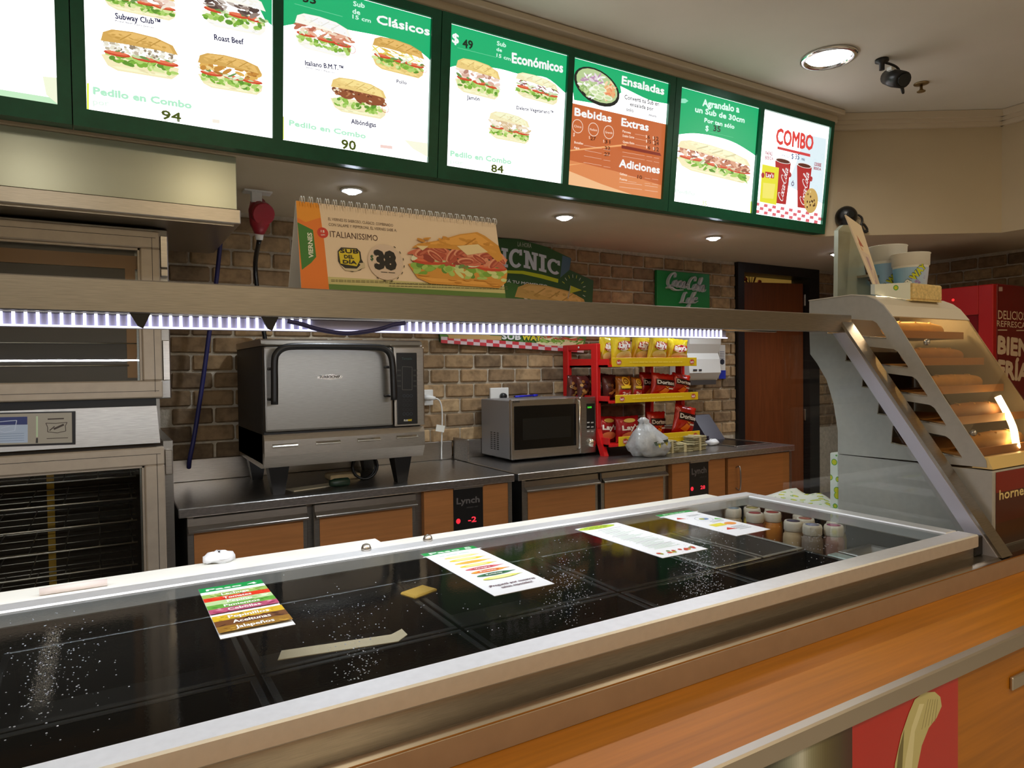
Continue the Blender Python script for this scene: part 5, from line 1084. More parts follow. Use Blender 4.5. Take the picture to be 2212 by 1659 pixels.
def paso1(pr, w, h):
    pr.rect(0, w, h*.9, h, CG); pr.ell(w*.5, h*.9, w*.6, h*.03, (232, 236, 240), 20); pr.text('Paso', w*.15, h*.945, w*.8, h*.035, (200, 230, 210), .03)
    pr.ring(w*.6, h*.62, w*.2, .0012, (90, 120, 130)); pr.ell(w*.6, h*.62, w*.12, h*.04, (100, 130, 170)); pr.ell(w*.56, h*.63, w*.06, h*.03, (190, 190, 60))
    pr.poly([(w*.08, h*.74), (w*.3, h*.72), (w*.2, h*.8)], (200, 70, 60)); pr.poly([(w*.75, h*.55), (w*.95, h*.52), (w*.88, h*.6)], (120, 190, 110)); pr.ell(w*.75, h*.36, w*.14, h*.05, (230, 150, 70)); pr.rect(w*.25, w*.6, h*.33, h*.42, (226, 214, 60)); pr.poly([(w*.25, h*.2), (w*.5, h*.18), (w*.4, h*.26)], (206, 70, 50))
    for y in (.5, .47, .25, .22, .19, .15, .8, .77): pr.rect(w*.5, w*.85, h*y, h*(y+.008), (110, 120, 120))
card('Paso 4 card with vegetable stripes lying on the lid glass', [(415, 1274), (553, 1253), (651, 1345), (492, 1377)], paso4)
card('Paso 5 card with sauce bottle stripes on the lid glass', [(901, 1197), (1013, 1180), (1206, 1257), (1078, 1286)], paso5)
card('white card with lime header and small text on the lid glass', [(1238, 1142), (1333, 1129), (1526, 1183), (1438, 1206)], info)
card('card with green header and round pictures nearest the sauce bottles', [(1415, 1112), (1493, 1101), (1657, 1143), (1592, 1158)], paso1)
# ---- pans under the glass
PANB = mat('black_pan', (15, 15, 16), .3, .0); PANS = mat('steel_pan', (176, 172, 166), .42, 1)
def panm(x0, x1, y0, y1, z=.885, depth=.1, w=.012):
    m = M(); r = .004
    m.box(x0, x1, y0, y0+w, z-.004, z, .0015).box(x0, x1, y1-w, y1, z-.004, z, .0015).box(x0, x0+w, y0+w, y1-w, z-.004, z, .0015).box(x1-w, x1, y0+w, y1-w, z-.004, z, .0015)
    i = w-.002; a = [(x0+i, y0+i), (x1-i, y0+i), (x1-i, y1-i), (x0+i, y1-i)]; b = [(x0+i+.015, y0+i+.015), (x1-i-.015, y0+i+.015), (x1-i-.015, y1-i-.015), (x0+i+.015, y1-i-.015)]
    bm = m.bm; A = [bm.verts.new((p[0], p[1], z-.002)) for p in a]; B = [bm.verts.new((p[0], p[1], z-depth)) for p in b]
    for k in range(4): bm.faces.new((A[k], A[(k+1) % 4], B[(k+1) % 4], B[k]))
    bm.faces.new(B); return m
xs = [-1.26, -.95, -.56, -.17, .212, .59, .985, 1.30]
names = ['outermost', 'second', 'third', 'fourth', 'fifth', 'sixth', 'seventh']
for i, (a, b) in enumerate(zip(xs, xs[1:])):
    part('food_pan', panm(a+.004, b-.004, 1.195, 1.54), PANB, label='black food pan in the back row, %s from the left end' % names[i], cat='pan', group='black pans in the cold well')
    part('food_pan', panm(a+.004, b-.004, .912, 1.188), PANB, label='black food pan in the front row, %s from the left end' % names[i], cat='pan', group='black pans in the cold well')
part('steel_pan', panm(1.305, 1.478, 1.2, 1.54), PANS, label='narrow steel pan below the round picture card, left of a pair', cat='pan', group='steel pans in the cold well')
part('steel_pan', panm(1.485, 1.655, 1.2, 1.54), PANS, label='narrow steel pan beside the sauce bottles, right of a pair', cat='pan', group='steel pans in the cold well')
part('food_pan', panm(1.305, 1.64, .915, 1.19), PANB, label='wide black pan in front of the two steel pans', cat='pan', group='black pans in the cold well')
a = panm(1.70, 1.845, .915, 1.13, .885, .05); part('steel_pan', a, PANS, label='small steel pan with beige shavings near the sneeze guard post', cat='pan', group='steel pans in the cold well')
m = M(); rg = random.Random(1)
for k in range(60):
    x, y = rg.uniform(1.74, 1.81), rg.uniform(.96, 1.09); m.box(x-.008, x+.008, y-.002, y+.002, .837+rg.uniform(0, .015), .839+rg.uniform(.015, .03))
part('shavings', m, mat('beige_shavings', (196, 166, 120), .8), label='beige shavings heaped in the small steel pan', cat='food', kind='stuff')
part('steel_bar', M().box(1.65, 1.69, .91, 1.13, .85, .884, .003), mat('pale_bar', (170, 186, 180), .4, .3), label='pale divider bar left of the small steel pan', cat='divider')
part('bottle_tray', panm(1.66, 1.849, 1.14, 1.545, .84, .03), PANB, label='black tray holding the sauce bottles under the lid', cat='tray')
BC = [((1564, 1100), (150, 176, 196), 'grey blue capped'), ((1612, 1098), (206, 190, 110), 'pale yellow capped, left'), ((1632, 1086), (70, 110, 80), 'dark green capped'), ((1617, 1110), (190, 84, 84), 'dusty red capped'), ((1656, 1105), (186, 60, 50), 'bright red capped'), ((1688, 1097), (222, 206, 130), 'cream capped, far side'),
      ((1750, 1110), (170, 150, 80), 'mustard capped'), ((1728, 1118), (206, 120, 100), 'salmon capped'), ((1695, 1128), (70, 66, 100), 'navy capped'), ((1748, 1136), (170, 170, 200), 'lilac capped'), ((1788, 1132), (196, 80, 130), 'pink capped'), ((1823, 1124), (140, 190, 90), 'lime green capped')]
BODY = [(206, 184, 150), (222, 196, 90), (190, 170, 120), (150, 84, 74), (206, 130, 50), (226, 190, 90), (190, 166, 90), (210, 160, 100), (206, 180, 140), (150, 134, 120), (176, 140, 130), (196, 176, 120)]
BP = [P(x, y, Z=.937) for (x, y), c, nme in BC]
for p in BP: p.x = min(max(1.66+(p.x-1.66)*.8+.045, 1.70), 1.818)
for it in range(80):                                  # keep neighbours from touching
    for i in range(12):
        for j in range(i):
            d = BP[i]-BP[j]; d.z = 0
            if d.length < .0575: d = d.normalized()*(.0575-d.length)/2; BP[i] += d; BP[j] -= d
    for p in BP: p.x = min(max(p.x, 1.70), 1.818); p.y = min(max(p.y, 1.18), 1.515)
for i, ((x, y), c, nme) in enumerate(BC):
    p = BP[i]; z0 = .8125
    t = thing('sauce_bottle', 'squat sauce bottle, %s, under the lid glass' % nme, 'bottle', (p.x, p.y, z0), 'sauce bottles under the lid')
    part('jar', M().lathe((p.x, p.y, z0), [(.026, 0), (.0283, .004), (.0283, .075), (.027, .085), (.024, .09), (.024, .095)], 20), mat('sauce_jar_%d' % i, BODY[i], .35, 0, .05, 40), t)
    part('cap', M().lathe((p.x, p.y, z0), [(.0245, .095), (.0262, .098), (.0262, .118), (.024, .124), (.019, .124)], 20), mat('milky_cap', (232, 220, 200), .4), t)
    part('cap_label', M().lathe((p.x, p.y, z0), [(.019, .1243), (.001, .1248)], 16), mat('cap_label_%d' % i, c, .5), t)
# scraps under the glass
p = P(905, 1278, Z=.89); m = M().box(p.x-.035, p.x+.035, p.y-.025, p.y+.025, .8853, .893, .003).rot(20, p); part('cheese_piece', m, mat('yellow_cheese', (226, 178, 70), .6), label='small yellow cheese piece left on the rims of black pans', cat='food')
q = [P(x, y, Z=.887) for x, y in ((600, 1425), (860, 1385), (880, 1370), (868, 1358), (845, 1370), (608, 1405))]
m = M(); m.hexa([(v.x, v.y, .8853) for v in q], [(v.x, v.y, .8868) for v in q]); part('paper_scrap', m, mat('tan_paper', (196, 180, 150), .8), label='torn beige paper strip lying across a black pan', cat='paper')
# ---- boards behind the lid
bs = thing('cutting_board', 'long white cutting board running behind the glass lid', 'cutting board', (.5, 1.65, .918))
part('board', M().box(X0+.05, 1.83, 1.575, 1.722, .918, .938, .004), CUT, bs)
part('bracket', M().box(X0+.2, X0+.24, 1.622, 1.64, .86, .918), STEELD, bs); part('bracket', M().box(1.5, 1.54, 1.622, 1.64, .86, .918), STEELD, bs); part('bracket', M().box(.3, .34, 1.622, 1.64, .86, .918), STEELD, bs)
part('cutting_board', M().box(-.9, .60, 1.578, 1.700, .939, .955, .004), CUT, label='short white cutting board laid on top at the left', cat='cutting board')
rl = P(160, 1272, Z=.965); part('paper_roll', M().tube([(P(85, 1282, Z=.96).x, 1.625, .9625), (P(232, 1262, Z=.96).x, 1.625, .9625)], .007, 12), mat('pinkish_paper', (226, 212, 206), .8), label='pale rolled paper lying on the left cutting board', cat='paper roll')
m = M().ball((0, 0, .010), .034, .022, .014, 12, 7).jitter(.004); p = P(472, 1212, Z=.956)
for v_ in m.bm.verts: v_.co += Vector((p.x, 1.683, .956)); v_.co.z = max(v_.co.z, .9555)
part('napkin', m, mat('white_napkin', (226, 228, 232), .8), label='crumpled white napkin on the rear edge of cutting board', cat='napkin')
# printed wrapping paper by the end glass
WRAP = None
def wrapsheet(name, lbl, pts, z, fold):
    pr = Print((0, 0, z), (1, 0, 0), (0, 1, 0)); q = [P(x, y, Z=z) for x, y in pts]; n = 10; bm = M(); rows = []
    for i in range(n+1):
        a = q[0].lerp(q[1], i/n); b = q[3].lerp(q[2], i/n); r = []
        for j in range(n+1):
            v = a.lerp(b, j/n); v.z = z+fold*(math.sin(j*.55+i*.2)**2)*(.35+.65*i/n)+.001; r.append(bm.bm.verts.new(v))
        rows.append(r)
    for r0, r1 in zip(rows, rows[1:]):
        for j in range(n): bm.bm.faces.new((r0[j], r0[j+1], r1[j+1], r1[j])).smooth = True
    o = part(name, bm, PW, label=lbl, cat='wrapping paper'); sd = o.modifiers.new('s', 'SOLIDIFY'); sd.thickness = .002; return o
def wrapmat():
    m = bpy.data.materials.new('printed_wrap'); m.use_nodes = True; nt = m.node_tree; b = nt.nodes['Principled BSDF']; tc = nt.nodes.new('ShaderNodeTexCoord')
    vz = nt.nodes.new('ShaderNodeTexVoronoi'); vz.inputs['Scale'].default_value = 30; r = nt.nodes.new('ShaderNodeValToRGB'); e = r.color_ramp.elements; r.color_ramp.interpolation = 'CONSTANT'
    e[0].color = lin((206, 206, 40))+(1,); e[1].position = .28; e[1].color = lin((96, 170, 70))+(1,); x = e.new(.34); x.color = lin((224, 230, 222))+(1,)
    nt.links.new(tc.outputs['Object'], vz.inputs['Vector']); nt.links.new(vz.outputs['Distance'], r.inputs[0]); nt.links.new(r.outputs[0], b.inputs['Base Color']); b.inputs['Roughness'].default_value = .6; return m
PW = wrapmat()
wrapsheet('wrapping_paper', 'stack of white printed sandwich paper beyond the lid corner', [(1634, 1075), (1720, 1062), (1830, 1090), (1800, 1105)], .912, .016)
a = P(1797, 912, X=2.02); a2 = P(1811, 974, X=2.02)
part('paper_sleeve', M().box(2.02, 2.14, 1.34, 1.372, .9055, .9055+.20, .004), PW, label='upright printed paper sleeve behind the bread cabinet edge', cat='paper sleeve')
# ---- sneeze guard
sg = thing('sneeze_guard', 'brushed steel sneeze guard shelf with slanted post and lights', 'sneeze guard', (.4, 1.2, ZL))
KS = 1.03
def ks(x, y, z): return Vector((x*KS, y*KS, CAMZ+(z-CAMZ)*KS))
ZT, ZB_ = CAMZ+.146*KS, CAMZ+.094*KS
part('shelf', M().box(X0+.1, 1.955, 1.222*KS, 1.53, ZT-.008, ZT, .002), STEEL, sg)
part('shelf_fascia', M().box(X0+.1, 1.955, 1.216*KS, 1.224*KS, ZB_, ZT, .002), STEEL, sg)
part('rear_fascia', M().box(X0+.1, 1.955, 1.522, 1.53, ZB_+.015, ZT-.008, .001), STEEL, sg)
def spost(x0, x1):
    top = Vector((0, 1.222*KS, 1.528)); bot = Vector((0, .824, ZL)); d = (bot-top).normalized(); n = Vector((0, d.z, -d.y)); n = n if n.y < 0 else -n
    th = .008
    A = [(x0, *(top-n*0)[1:]), (x1, *(top)[1:]), (x1, *(top-n*th)[1:]), (x0, *(top-n*th)[1:])]
    k = (ZL-top.z)/d.z; b0 = top+d*k; k2 = (ZL-(top-n*th).z)/d.z; b1 = (top-n*th)+d*k2
    B = [(x0, b0.y, ZL), (x1, b0.y, ZL), (x1, b1.y, ZL), (x0, b1.y, ZL)]
    return M().hexa(A, B)
part('post', spost(1.905, 1.958), STEEL, sg); part('post', spost(X0+.1, X0+.16), STEEL, sg)
def flange():
    top = Vector((0, 1.222*KS, 1.528)); bot = Vector((0, .824, ZL)); d = (bot-top).normalized(); n = Vector((0, d.z, -d.y)); n = n if n.y < 0 else -n
    def at(t, z): p = top-n*t; return p+d*((z-p.z)/d.z)
    return M().hexa([(x, at(t, ZB_-.001).y, ZB_-.001) for x, t in ((1.902, .008), (1.906, .008), (1.906, .042), (1.902, .042))], [(x, at(t, ZL).y, ZL) for x, t in ((1.902, .008), (1.906, .008), (1.906, .042), (1.902, .042))])
part('post_flange', flange(), mat('pale_flange', (190, 190, 206), .4, .4), sg)
part('rear_post', M().box(1.90, 1.93, 1.485, 1.512, ZL, ZB_+.016, .002), STEEL, sg) if False else None
part('end_glass', M().prism([(1.44, ZL+.03), (1.44, 1.486), (1.26, 1.486), (.90, ZL+.03)], 'X', 1.878, 1.884), GLASS, sg)
part('glass_channel', M().box(1.87, 1.892, .90, 1.445, ZL, ZL+.035, .002), mat('dark_channel', (62, 62, 66), .4, .5), sg)
part('foot_plate', M().box(1.862, 1.9, .865, .90, ZL, ZL+.05, .003), BLACK, sg); [part('screw', M().lathe((1.861, .883, ZL+.015+.02*k), [(.004, 0), (.001, -.002)], 8, ax='X'), STEEL, sg) for k in (0, 1)]
led = part('led_profile', M().box(X0+.12, 1.43, 1.235*KS, 1.27*KS, CAMZ+.072*KS, ZB_-.001, .002), mat('clear_led_profile', (150, 148, 166), .35, 0, spec=.6), sg)
part('profile_rim', M().box(X0+.12, 1.43, 1.231*KS, 1.2345*KS, CAMZ+.0715*KS, CAMZ+.0745*KS), mat('lit_rim', (220, 222, 255), .4, emit=1.4), led)
LM = M().box(-.0021, .0021, -.0012, .0012, -.0095, .0095); me = bpy.data.meshes.new('led'); LM.bm.to_mesh(me); LM.bm.free(); me.materials.append(mat('led_glow', (226, 228, 255), .4, emit=3.2))
x = -.6
while x < 1.41:
    if not (.335 < x < .50):
        o = bpy.data.objects.new('led', me); COL.objects.link(o); o.parent = led; o.location = Vector((x, 1.2325*KS, CAMZ+.0835*KS))-LOC[led.name]
    x += .0152
lamp('led_strip_lamp', 'AREA', (.38, 1.30, 1.458), 11, (.88, .92, 1.), 2.4, (math.radians(22), 0, 0), .02)
# cable ties and the loose cable below the shelf
for i, px in enumerate((303, 583)):
    p = P(px, 690, Y=1.255); part('cable_tie', M().prism([(p.x-.016, ZB_+.002), (p.x+.016, ZB_+.002), (p.x+.004, ZB_-.024), (p.x-.004, ZB_-.02)], 'Y', 1.256, 1.262), BLACK, sg)
part('loose_cable', M().tube(cr([P(x, y, Y=1.258) for x, y in ((620, 694), (650, 700), (690, 712), (740, 720), (780, 718), (820, 711), (850, 702), (875, 698))]), .0042, 6), BLUE, sg)
# ---- spiral calendar on the shelf
ca = thing('desk_calendar', 'orange and cream spiral bound VIERNES calendar on the shelf', 'calendar', (.525, 1.32, ZT))
cx0, cx1 = .305*KS, .725*KS; yf_, ya, yb_, zt_ = 1.232*KS, 1.258*KS, 1.335*KS, CAMZ+.307*KS
part('front_sheet', M().hexa([(cx0, yf_, ZT), (cx1, yf_, ZT), (cx1, yf_+.0015, ZT), (cx0, yf_+.0015, ZT)], [(cx0, ya, zt_), (cx1-.008, ya, zt_), (cx1-.008, ya+.0015, zt_), (cx0, ya+.0015, zt_)]), mat('cream_card', (240, 222, 196), .5), ca)
part('back_sheet', M().hexa([(cx0, yb_, ZT), (cx1, yb_, ZT), (cx1, yb_-.002, ZT), (cx0, yb_-.002, ZT)], [(cx0, ya+.004, zt_), (cx1-.008, ya+.004, zt_), (cx1-.008, ya+.002, zt_), (cx0, ya+.002, zt_)]), mat('white_card', (226, 228, 230), .35), ca)
e2 = Vector((0, ya-yf_, zt_-ZT)); cl_ = Print((cx0, yf_, ZT), (1, 0, 0), e2); Wc, Hc = cx1-cx0, e2.length
cl_.poly([(0, 0), (Wc, 0), (Wc-.008, Hc), (0, Hc)], (242, 222, 198)); cl_.poly([(0, 0), (Wc, 0), (Wc-.0005, .012), (0, .012)], (96, 134, 60)); cl_.poly([(0, .012), (Wc-.0005, .012), (Wc-.001, .026), (0, .026)], (206, 200, 140))
v = cl_.at
def pc(pts, c): cl_.poly([(max(0, min(Wc-.0002, a)), max(.0003, min(Hc-.0003, b))) for a, b in [v(*p) for p in pts]], c)
pc([(636, 430), (688, 436), (700, 520), (711, 627), (650, 624)], (240, 130, 40)); pc([(636, 430), (688, 436), (693, 470), (660, 480), (640, 470)], (244, 160, 40)); pc([(640, 480), (676, 497), (683, 555), (672, 568), (652, 583)], (60, 130, 50))
a0, b0 = Vector(v(678, 558)), Vector(v(672, 503)); w = (b0-a0).length
vs, fs = glyphs('VIERNES', .03); gx0, gx1 = min(p[0] for p in vs), max(p[0] for p in vs); k = w/(gx1-gx0); cl_.mesh([(a0.x-.001-p[1]*k*.9, a0.y+(p[0]-gx0)*k) for p in vs], fs, (240, 244, 236))
c = v(697, 503); cl_.ell(c[0], c[1], .0105, .0105, (216, 60, 40), 20); cl_.T('15', 693, 502, 701, 503, 497, WHITE, .03); cl_.T('cm', 693, 509, 702, 509, 505, WHITE, .02)
BRN = (84, 58, 44)
cl_.T('EL VIERNES ES SABROSO, CLÁSICO, COMBINADO', 709, 476, 849, 490, 470, BRN, .0); cl_.T('CON SALAME Y PEPPERONI, EL VIERNES SABE A:', 710, 488, 857, 501, 482, BRN, .0); cl_.T('ITALIANISSIMO', 713, 512, 816, 521, 499, (80, 46, 34), .0)
for y, x0, x1 in ((606, 715, 850), (609, 715, 1000), (614, 840, 1095), (619, 840, 1096)): cl_.D(x0, y, x1, y+(x1-x0)*.028, y-2.4, (120, 116, 76))
pc([(729, 543), (736, 535), (770, 537), (778, 545), (780, 560), (788, 575), (778, 584), (760, 588), (740, 580), (730, 565)], (30, 28, 20)); pc([(731, 545), (738, 538), (768, 539), (775, 546), (777, 562), (770, 576), (735, 570)], (226, 206, 40)); pc([(733, 571), (745, 580), (770, 581), (778, 573), (775, 569), (787, 568), (788, 579), (782, 580), (768, 587), (745, 585)], (214, 200, 170))
cl_.T('SUB', 734, 547, 774, 549, 538, (26, 24, 18), .05); cl_.T('DEL', 743, 559, 764, 560, 551, (26, 24, 18), .04); cl_.T('DÍA', 740, 570, 770, 572, 562, (26, 24, 18), .05)
c = v(832, 567); cl_.ell(c[0], c[1], .036, .036, (226, 206, 190), 28); cl_.T('$', 799, 563, 806, 564, 551, (60, 100, 60), .03); cl_.T('38', 808, 583, 857, 586, 540, (18, 16, 16), .06); cl_.D(822, 590, 853, 592, 587, (70, 60, 50))
for k in range(9): t = math.radians(60-k*22); cl_.line((c[0]+.0385*math.cos(t), c[1]+.0385*math.sin(t)), (c[0]+.0385*math.cos(t-.12), c[1]+.0385*math.sin(t-.12)), .0016, (40, 36, 30))
cl_.sub(986, 558, 212, 122, 'big', 21, -.03); cl_.done('print', PAPER, ca)
rm = M()
for k in range(28):
    x = cx0+.008+k*(Wc-.024)/27
    for dx in (0, .0045): rm.tube([(x+dx, ya-.004+.0075*math.cos(t), zt_-.001+.0085*math.sin(t)+.001) for t in [i*math.pi/5-.6 for i in range(8)]], .0009, 5)
part('spiral_binding', rm, mat('white_wire', (226, 226, 226), .3, .5), ca, kind='stuff')
# ================================================================== BREAD CABINET
bc = thing('bread_cabinet', 'grey bread display cabinet with amber front and slotted side', 'bread cabinet', (2.2, 1.15, ZL))
bx0, bx1 = 1.98, 2.41
outer = [(1.416, 1.599), (1.269, 1.603), (1.22, 1.596), (1.19, 1.582), (1.167, 1.563), (1.14, 1.527), (.999, 1.295), (.895, 1.134), (.893, 1.116), (1.316, 1.11), (1.316, 1.183), (1.331, 1.27), (1.355, 1.343), (1.388, 1.395), (1.413, 1.426), (1.416, 1.501)]
slots = [[(y, z), (y+.192, z+.023), (y+.188, z+.072), (y+.042, z+.053), (y+.030, z+.045)] for y, z in ((1.16, 1.468), (1.097, 1.381), (1.044, 1.301), (.995, 1.222), (.954, 1.138))]
part('side_panel', M().holes(outer, slots, lambda p: (bx0, p[0], p[1]), (.004, 0, 0)), GREYP, bc)
part('side_panel', M().prism(outer, 'X', bx1-.004, bx1), GREYP, bc)
for s in slots: part('slot_lip', M().hexa([(bx0-.002, s[0][0], s[0][1]-.003), (bx0+.02, s[0][0], s[0][1]-.003), (bx0+.02, s[1][0], s[1][1]-.003), (bx0-.002, s[1][0], s[1][1]-.003)], [(bx0-.002, s[0][0], s[0][1]), (bx0+.02, s[0][0], s[0][1]), (bx0+.02, s[1][0], s[1][1]), (bx0-.002, s[1][0], s[1][1])]), mat('bright_steel', (226, 222, 212), .2, 1), bc)
for yy, zz in ((1.045, 1.45), (.925, 1.205)): part('bolt', M().lathe((bx0, yy, zz), [(.009, 0), (.008, -.004), (.001, -.007)], 14, ax='X'), STEEL, bc)
def sheet(pts, x0, x1, th=.003): return M().hexa([(x0, p[0], p[1]) for p in pts]+[(x0, p[0]+.002, p[1]-th) for p in pts[::-1]], [(x1, p[0], p[1]) for p in pts]+[(x1, p[0]+.002, p[1]-th) for p in pts[::-1]])
part('top_sheet', sheet([(1.416, 1.602), (1.269, 1.606), (1.22, 1.599), (1.19, 1.585), (1.167, 1.566), (1.14, 1.530)], bx0-.002, bx1+.002), mat('pale_top_enamel', (206, 200, 190), .4), bc)
part('front_pane', M().hexa([(bx0+.004, 1.138, 1.528), (bx1-.004, 1.138, 1.528), (bx1-.004, .897, 1.134), (bx0+.004, .897, 1.134)], [(bx0+.004, 1.142, 1.526), (bx1-.004, 1.142, 1.526), (bx1-.004, .901, 1.132), (bx0+.004, .901, 1.132)]), glassmat('amber_pane', (.92, .8, .58), .03, 1.5, 0, .04), bc)
part('sill', M().hexa([(bx0+.002, .880, 1.112), (bx1, .880, 1.112), (bx1, .93, 1.112), (bx0+.002, .93, 1.112)], [(bx0+.002, .892, 1.142), (bx1, .892, 1.142), (bx1, .91, 1.142), (bx0+.002, .91, 1.142)]), mat('warm_sill', (226, 196, 130), .35), bc)
part('base', M().box(bx0, bx1, .878, 1.316, ZL, 1.108, .003), GREYP, bc)
part('back_doors', M().box(bx0+.01, bx1-.01, 1.36, 1.365, 1.43, 1.59).box(bx0+.01, bx1-.01, 1.31, 1.315, 1.11, 1.43), mat('smoked_acrylic', (70, 58, 44), .2), bc)
bf = Print((0, .8775, 0), (1, 0, 0), (0, 0, 1)); a = bf.at(2146, 1020)[0]
bf.rect(bx0+.012, bx1-.003, ZL+.004, 1.104, (70, 16, 8)); bf.rect(bx0+.012, bx1-.003, 1.05, 1.104, (130, 20, 8)); bf.rect(bx0+.012, bx1-.003, ZL+.004, .97, (52, 24, 10)); bf.text('horneado', bx0+.03, 1.030, bx0+.25, .026, (236, 216, 150), .02); bf.done('front_graphic', GLOSSP, bc)
for i, (yc, zc) in enumerate(((1.225, 1.468), (1.165, 1.385), (1.11, 1.303), (1.055, 1.221), (1.0, 1.14))):
    part('bread_tray', M().box(bx0+.02, bx1-.02, yc-.075, 1.30, zc, zc+.006).box(bx0+.02, bx1-.02, yc-.078, yc-.072, zc, zc+.022), mat('amber_tray', (170, 124, 66), .5), bc)
    l = thing('bread_loaf', 'long golden bread loaf on the %s tray of the bread cabinet' % ('topmost', 'second highest', 'middle', 'second lowest', 'lowest')[i], 'bread loaf', (2.2, yc, zc+.006), 'loaves in the bread cabinet')
    mm = M(); n = 14
    mm.tube([(bx0+.05+(bx1-bx0-.1)*k/n, yc-.025, zc+.028) for k in range(n+1)], [.008+.019*math.sin(math.pi*min(1, max(0, k/n)))**.35 for k in range(n+1)], 12)
    part('crust', mm, mat('golden_crust_%d' % (i % 2), ((196, 160, 100), (168, 126, 92))[i % 2], .6, 0, .15, 25, .1), l, smooth=True)
    for k in range(3): xx = bx0+.13+k*.085; part('score_mark', M().tube([(xx-.015, yc-.04, zc+.0515), (xx+.015, yc-.012, zc+.0525)], .0025, 6), mat('pale_crumb', (236, 206, 150), .8), l)
tb = part('reflection_tube', M().tube(cr([(bx1-.19, .925, 1.15), (bx1-.175, .935, 1.17), (bx1-.14, .955, 1.20), (bx1-.13, .975, 1.24), (bx1-.13, 1.0, 1.29)], 5), .009, 10), mat('reflection_glow', (255, 236, 206), .4, emit=16), bc)  # glowing bent tube imitates a light reflected in the cabinet glass
lamp('bread_lamp', 'AREA', (2.195, 1.24, 1.588), 1.1, (1, .82, .55), .34, (math.radians(-28), 0, 0), .05)
# ---- things on top of the cabinet
up = thing('metal_upright', 'pale green grey metal upright behind the leaning card', 'upright', (2.1, 1.39, 1.602))
pts = [P(x, y, Y=1.385) for x, y in ((1811, 497), (1822, 486), (1850, 486), (1858, 510), (1864, 560), (1872, 600), (1895, 640))]; pts = [(p.x, max(p.z, 1.604)) for p in pts]; pts.append((P(1809, 640, Y=1.385).x, 1.604))
part('plate', M().prism(pts, 'Y', 1.385, 1.40), mat('pale_green_grey_enamel', (190, 196, 182), .24, .4), up)
p = P(1860, 598, Y=1.38); part('bracket', M().box(p.x-.015, p.x+.06, 1.34, 1.385, p.z-.005, p.z+.003), STEEL, up)
lc = thing('menu_card', 'tall card with faded sandwich photo leaning beside the cups', 'card', (2.1, 1.28, 1.604))
A = P(1824, 465, X=2.035); B = P(1858, 489, X=2.16); Cq = P(1906, 640, X=2.14); D = P(1893, 640, X=2.06)
Cq.z = D.z = 1.606; n = (B-A).cross(D-A).normalized()
part('card_sheet', M().hexa([A, B, Cq, D], [p-n*.004 for p in (A, B, Cq, D)]), mat('cream_card', (240, 222, 196), .5), lc)
def cpt(s, t): return A.lerp(B, s).lerp(D.lerp(Cq, s), t)
nz = n if n.dot(C_-A) > 0 else -n
m = M(); 
for s0, s1, t0, t1, mi in ((.12, .9, .03, .42, 0), (.3, .7, .1, .36, 1), (.1, .92, .44, .97, 2), (.4, .6, .5, .95, 3)):
    k = .002+.0006*mi; m.hexa([cpt(s0, t0)+nz*k, cpt(s1, t0)+nz*k, cpt(s1, t1)+nz*k, cpt(s0, t1)+nz*k], [cpt(s0, t0)+nz*(k+.0003), cpt(s1, t0)+nz*(k+.0003), cpt(s1, t1)+nz*(k+.0003), cpt(s0, t1)+nz*(k+.0003)], mi)
part('card_print', m, [mat('faded_peach', (216, 160, 130), .5), mat('faded_rust', (186, 100, 76), .5), mat('faded_cream', (226, 206, 190), .5), mat('faded_mauve', (190, 160, 170), .5)], lc)
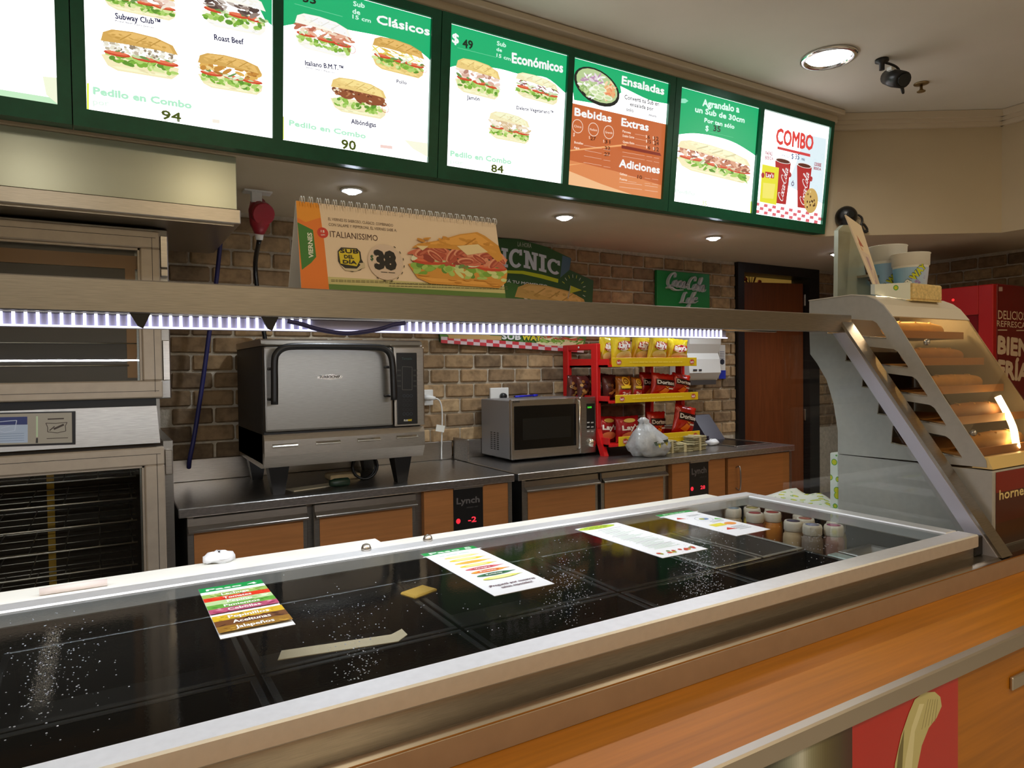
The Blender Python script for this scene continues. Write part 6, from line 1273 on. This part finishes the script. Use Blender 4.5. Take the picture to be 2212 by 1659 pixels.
def cup(lbl, px, py, rt, rb, h, z0=1.6065):
    p = Vector((px, py, z0)); t = thing('paper_cup', lbl, 'cup', (p.x, p.y, z0), 'white cups on the bread cabinet')
    part('cup_body', M().lathe((p.x, p.y, z0), [(rb, 0), (rb+(rt-rb)*.7, h*.7), (rb+(rt-rb)*.72, h*.72), (rt-.001, h*.725), (rt, h*.98), (rt+.002, h*.99), (rt+.001, h), (rt-.004, h), (rt-.006, h*.74)], 32), WHITEP, t)
    n = 24; bm = bmesh.new(); cl = bm.loops.layers.float_color.new('ink'); vv = C_-p; a0 = math.atan2(vv.y, vv.x)
    for k in range(n):
        t0, t1 = a0-1.7+k*3.4/n, a0-1.7+(k+1)*3.4/n
        f = bm.faces.new([bm.verts.new((p.x+r*math.cos(t_), p.y+r*math.sin(t_), z0+zz)) for r, t_, zz in ((rb+.0006, t0, .002), (rb+.0006, t1, .002), (rb+(rt-rb)*.66+.0006, t1, h*.66), (rb+(rt-rb)*.66+.0006, t0, h*.66))])
        s = k/n; cA, cB = (110, 180, 226), (206, 206, 232)
        for l in f.loops: l[cl] = lin(tuple(cA[i]*(1-s)+cB[i]*s for i in range(3)))+(1,)
    rg = random.Random(int(px*100))
    def wp(u, vq, k=.0012): r = rb+(rt-rb)*vq*.9+k; aa = a0+u/rb; return (p.x+r*math.cos(aa), p.y+r*math.sin(aa), z0+h*vq)
    for k in range(14):
        u, vq = rg.uniform(0, .04), rg.uniform(.3, .62); e = .005; f = bm.faces.new([bm.verts.new(wp(u+dx*e, vq+dy*e/h)) for dx, dy in ((-1, 0), (0, -1), (1, 0), (0, 1))])
        for l in f.loops: l[cl] = lin((150, 130, 196))+(1,)
    for txt, off, colr in (('SUB', 0, (236, 240, 240)), ('WAY', .042, (206, 214, 40))):
        for dx, cc in ((.0016, (60, 90, 90)), (0, colr)):
            vs, fs = glyphs(txt, .05 if dx == 0 else .09); x0 = min(q[0] for q in vs); vsx = []
            for q in vs: L = (q[0]-x0)*.021+off; Hq = q[1]*.03; vsx.append(bm.verts.new(wp(-.03+L*.62+0-Hq*.55+.012, (.012+L*.85+Hq*.62)/h, .0018 if dx else .0024)))
            for f_ in fs:
                try: f = bm.faces.new([vsx[i] for i in f_])
                except ValueError: continue
                for l in f.loops: l[cl] = lin(cc)+(1,)
    part('cup_print', bm, GLOSSP, t, norm=False)
cup('taller white and blue paper cup on the bread cabinet', 2.295, 1.342, .060, .042, .182)
cup('shorter white and blue paper cup in front, on the bread cabinet', 2.262, 1.246, .056, .042, .140)
bx = M(); k0 = P(1960, 655, Z=1.604); 
L1 = Vector((2.085, 1.205, 1.604)); d1_ = Vector((.97, -.05, 0)).normalized(); n1 = Vector((.05, .97, 0)).normalized()
part('wrapped_box', M().hexa([(2.040, 1.232, 1.604), (2.138, 1.178, 1.588), (2.146, 1.19, 1.592), (2.048, 1.25, 1.607)], [(2.040, 1.232, 1.636), (2.138, 1.178, 1.640), (2.146, 1.19, 1.642), (2.048, 1.25, 1.638)]), PW, label='low box in green printed paper in front of the taller cup', cat='box')
part('warm_lit_box', M().box(2.152, 2.315, 1.174, 1.2, 1.5895, 1.640, .005).box(2.152, 2.315, 1.176, 1.2, 1.586, 1.5895), mat('warm_lit_wrap', (226, 200, 140), .35, .1, .2, 130), label='wrapped box with warm lit colour in front of the shorter cup', cat='box')  # gold base colour carries the warm light falling on the wrapping
# ================================================================== DRINKS FRIDGE
fg = thing('drinks_fridge', 'red drinks fridge with white lettering by right brick wall', 'fridge', (4.85, 2.3, 0))
fx, fy0, fy1, fz = 4.5, 2.0, 2.66, 1.86
FR = mat('fridge_red', (176, 16, 20), .4)
part('cabinet', M().box(fx+.05, 5.19, fy0, fy1, .06, fz, .006), mat('fridge_dark_red', (120, 12, 14), .4), fg)
fd = part('door', M().box(fx, fx+.045, fy0, fy0+.08, .1, fz-.005, .004).box(fx, fx+.045, fy1-.06, fy1, .1, fz-.005, .004).box(fx, fx+.045, fy0+.08, fy1-.06, fz-.18, fz-.005, .004).box(fx, fx+.045, fy0+.08, fy1-.06, .1, .25, .004), FR, fg)
part('door_glass', M().box(fx+.01, fx+.03, fy0+.08, fy1-.06, .25, fz-.18), mat('red_tinted_glass', (120, 20, 34), .1), fd)
part('indicator', M().lathe((fx-.0005, fy0+.22, fz-.08), [(.008, 0), (.001, -.004)], 10, ax='X'), mat('red_led', (255, 40, 40), .4, emit=2), fd)
part('foot', M().box(fx+.1, 5.1, fy0+.05, fy1-.05, 0, .06), BLACK, fg)
fp = Print((0, fy0-.0008, 0), (1, 0, 0), (0, 0, 1)); W3 = (226, 200, 170)
fp.rect(fx+.06, 5.185, .1, fz-.01, (112, 10, 14))
fp.T('DELICIOSA', 2156, 689, 2226, 693, 670, W3, .01); fp.T('REFRESCANTE', 2153, 705, 2240, 711, 692, W3, .01); fp.T('BIEN', 2154, 765, 2222, 773, 724, W3, .05); fp.T('FRÍA', 2154, 818, 2222, 826, 776, W3, .05); fp.pl((2155, 713), (2175, 713), .006, W3); fp.pl((2195, 714), (2215, 714), .006, W3)
fp.pp([(2157, 620), (2165, 620), (2165, 629), (2157, 629)], (190, 160, 150)); fp.done('lettering', GLOSSP, fg)
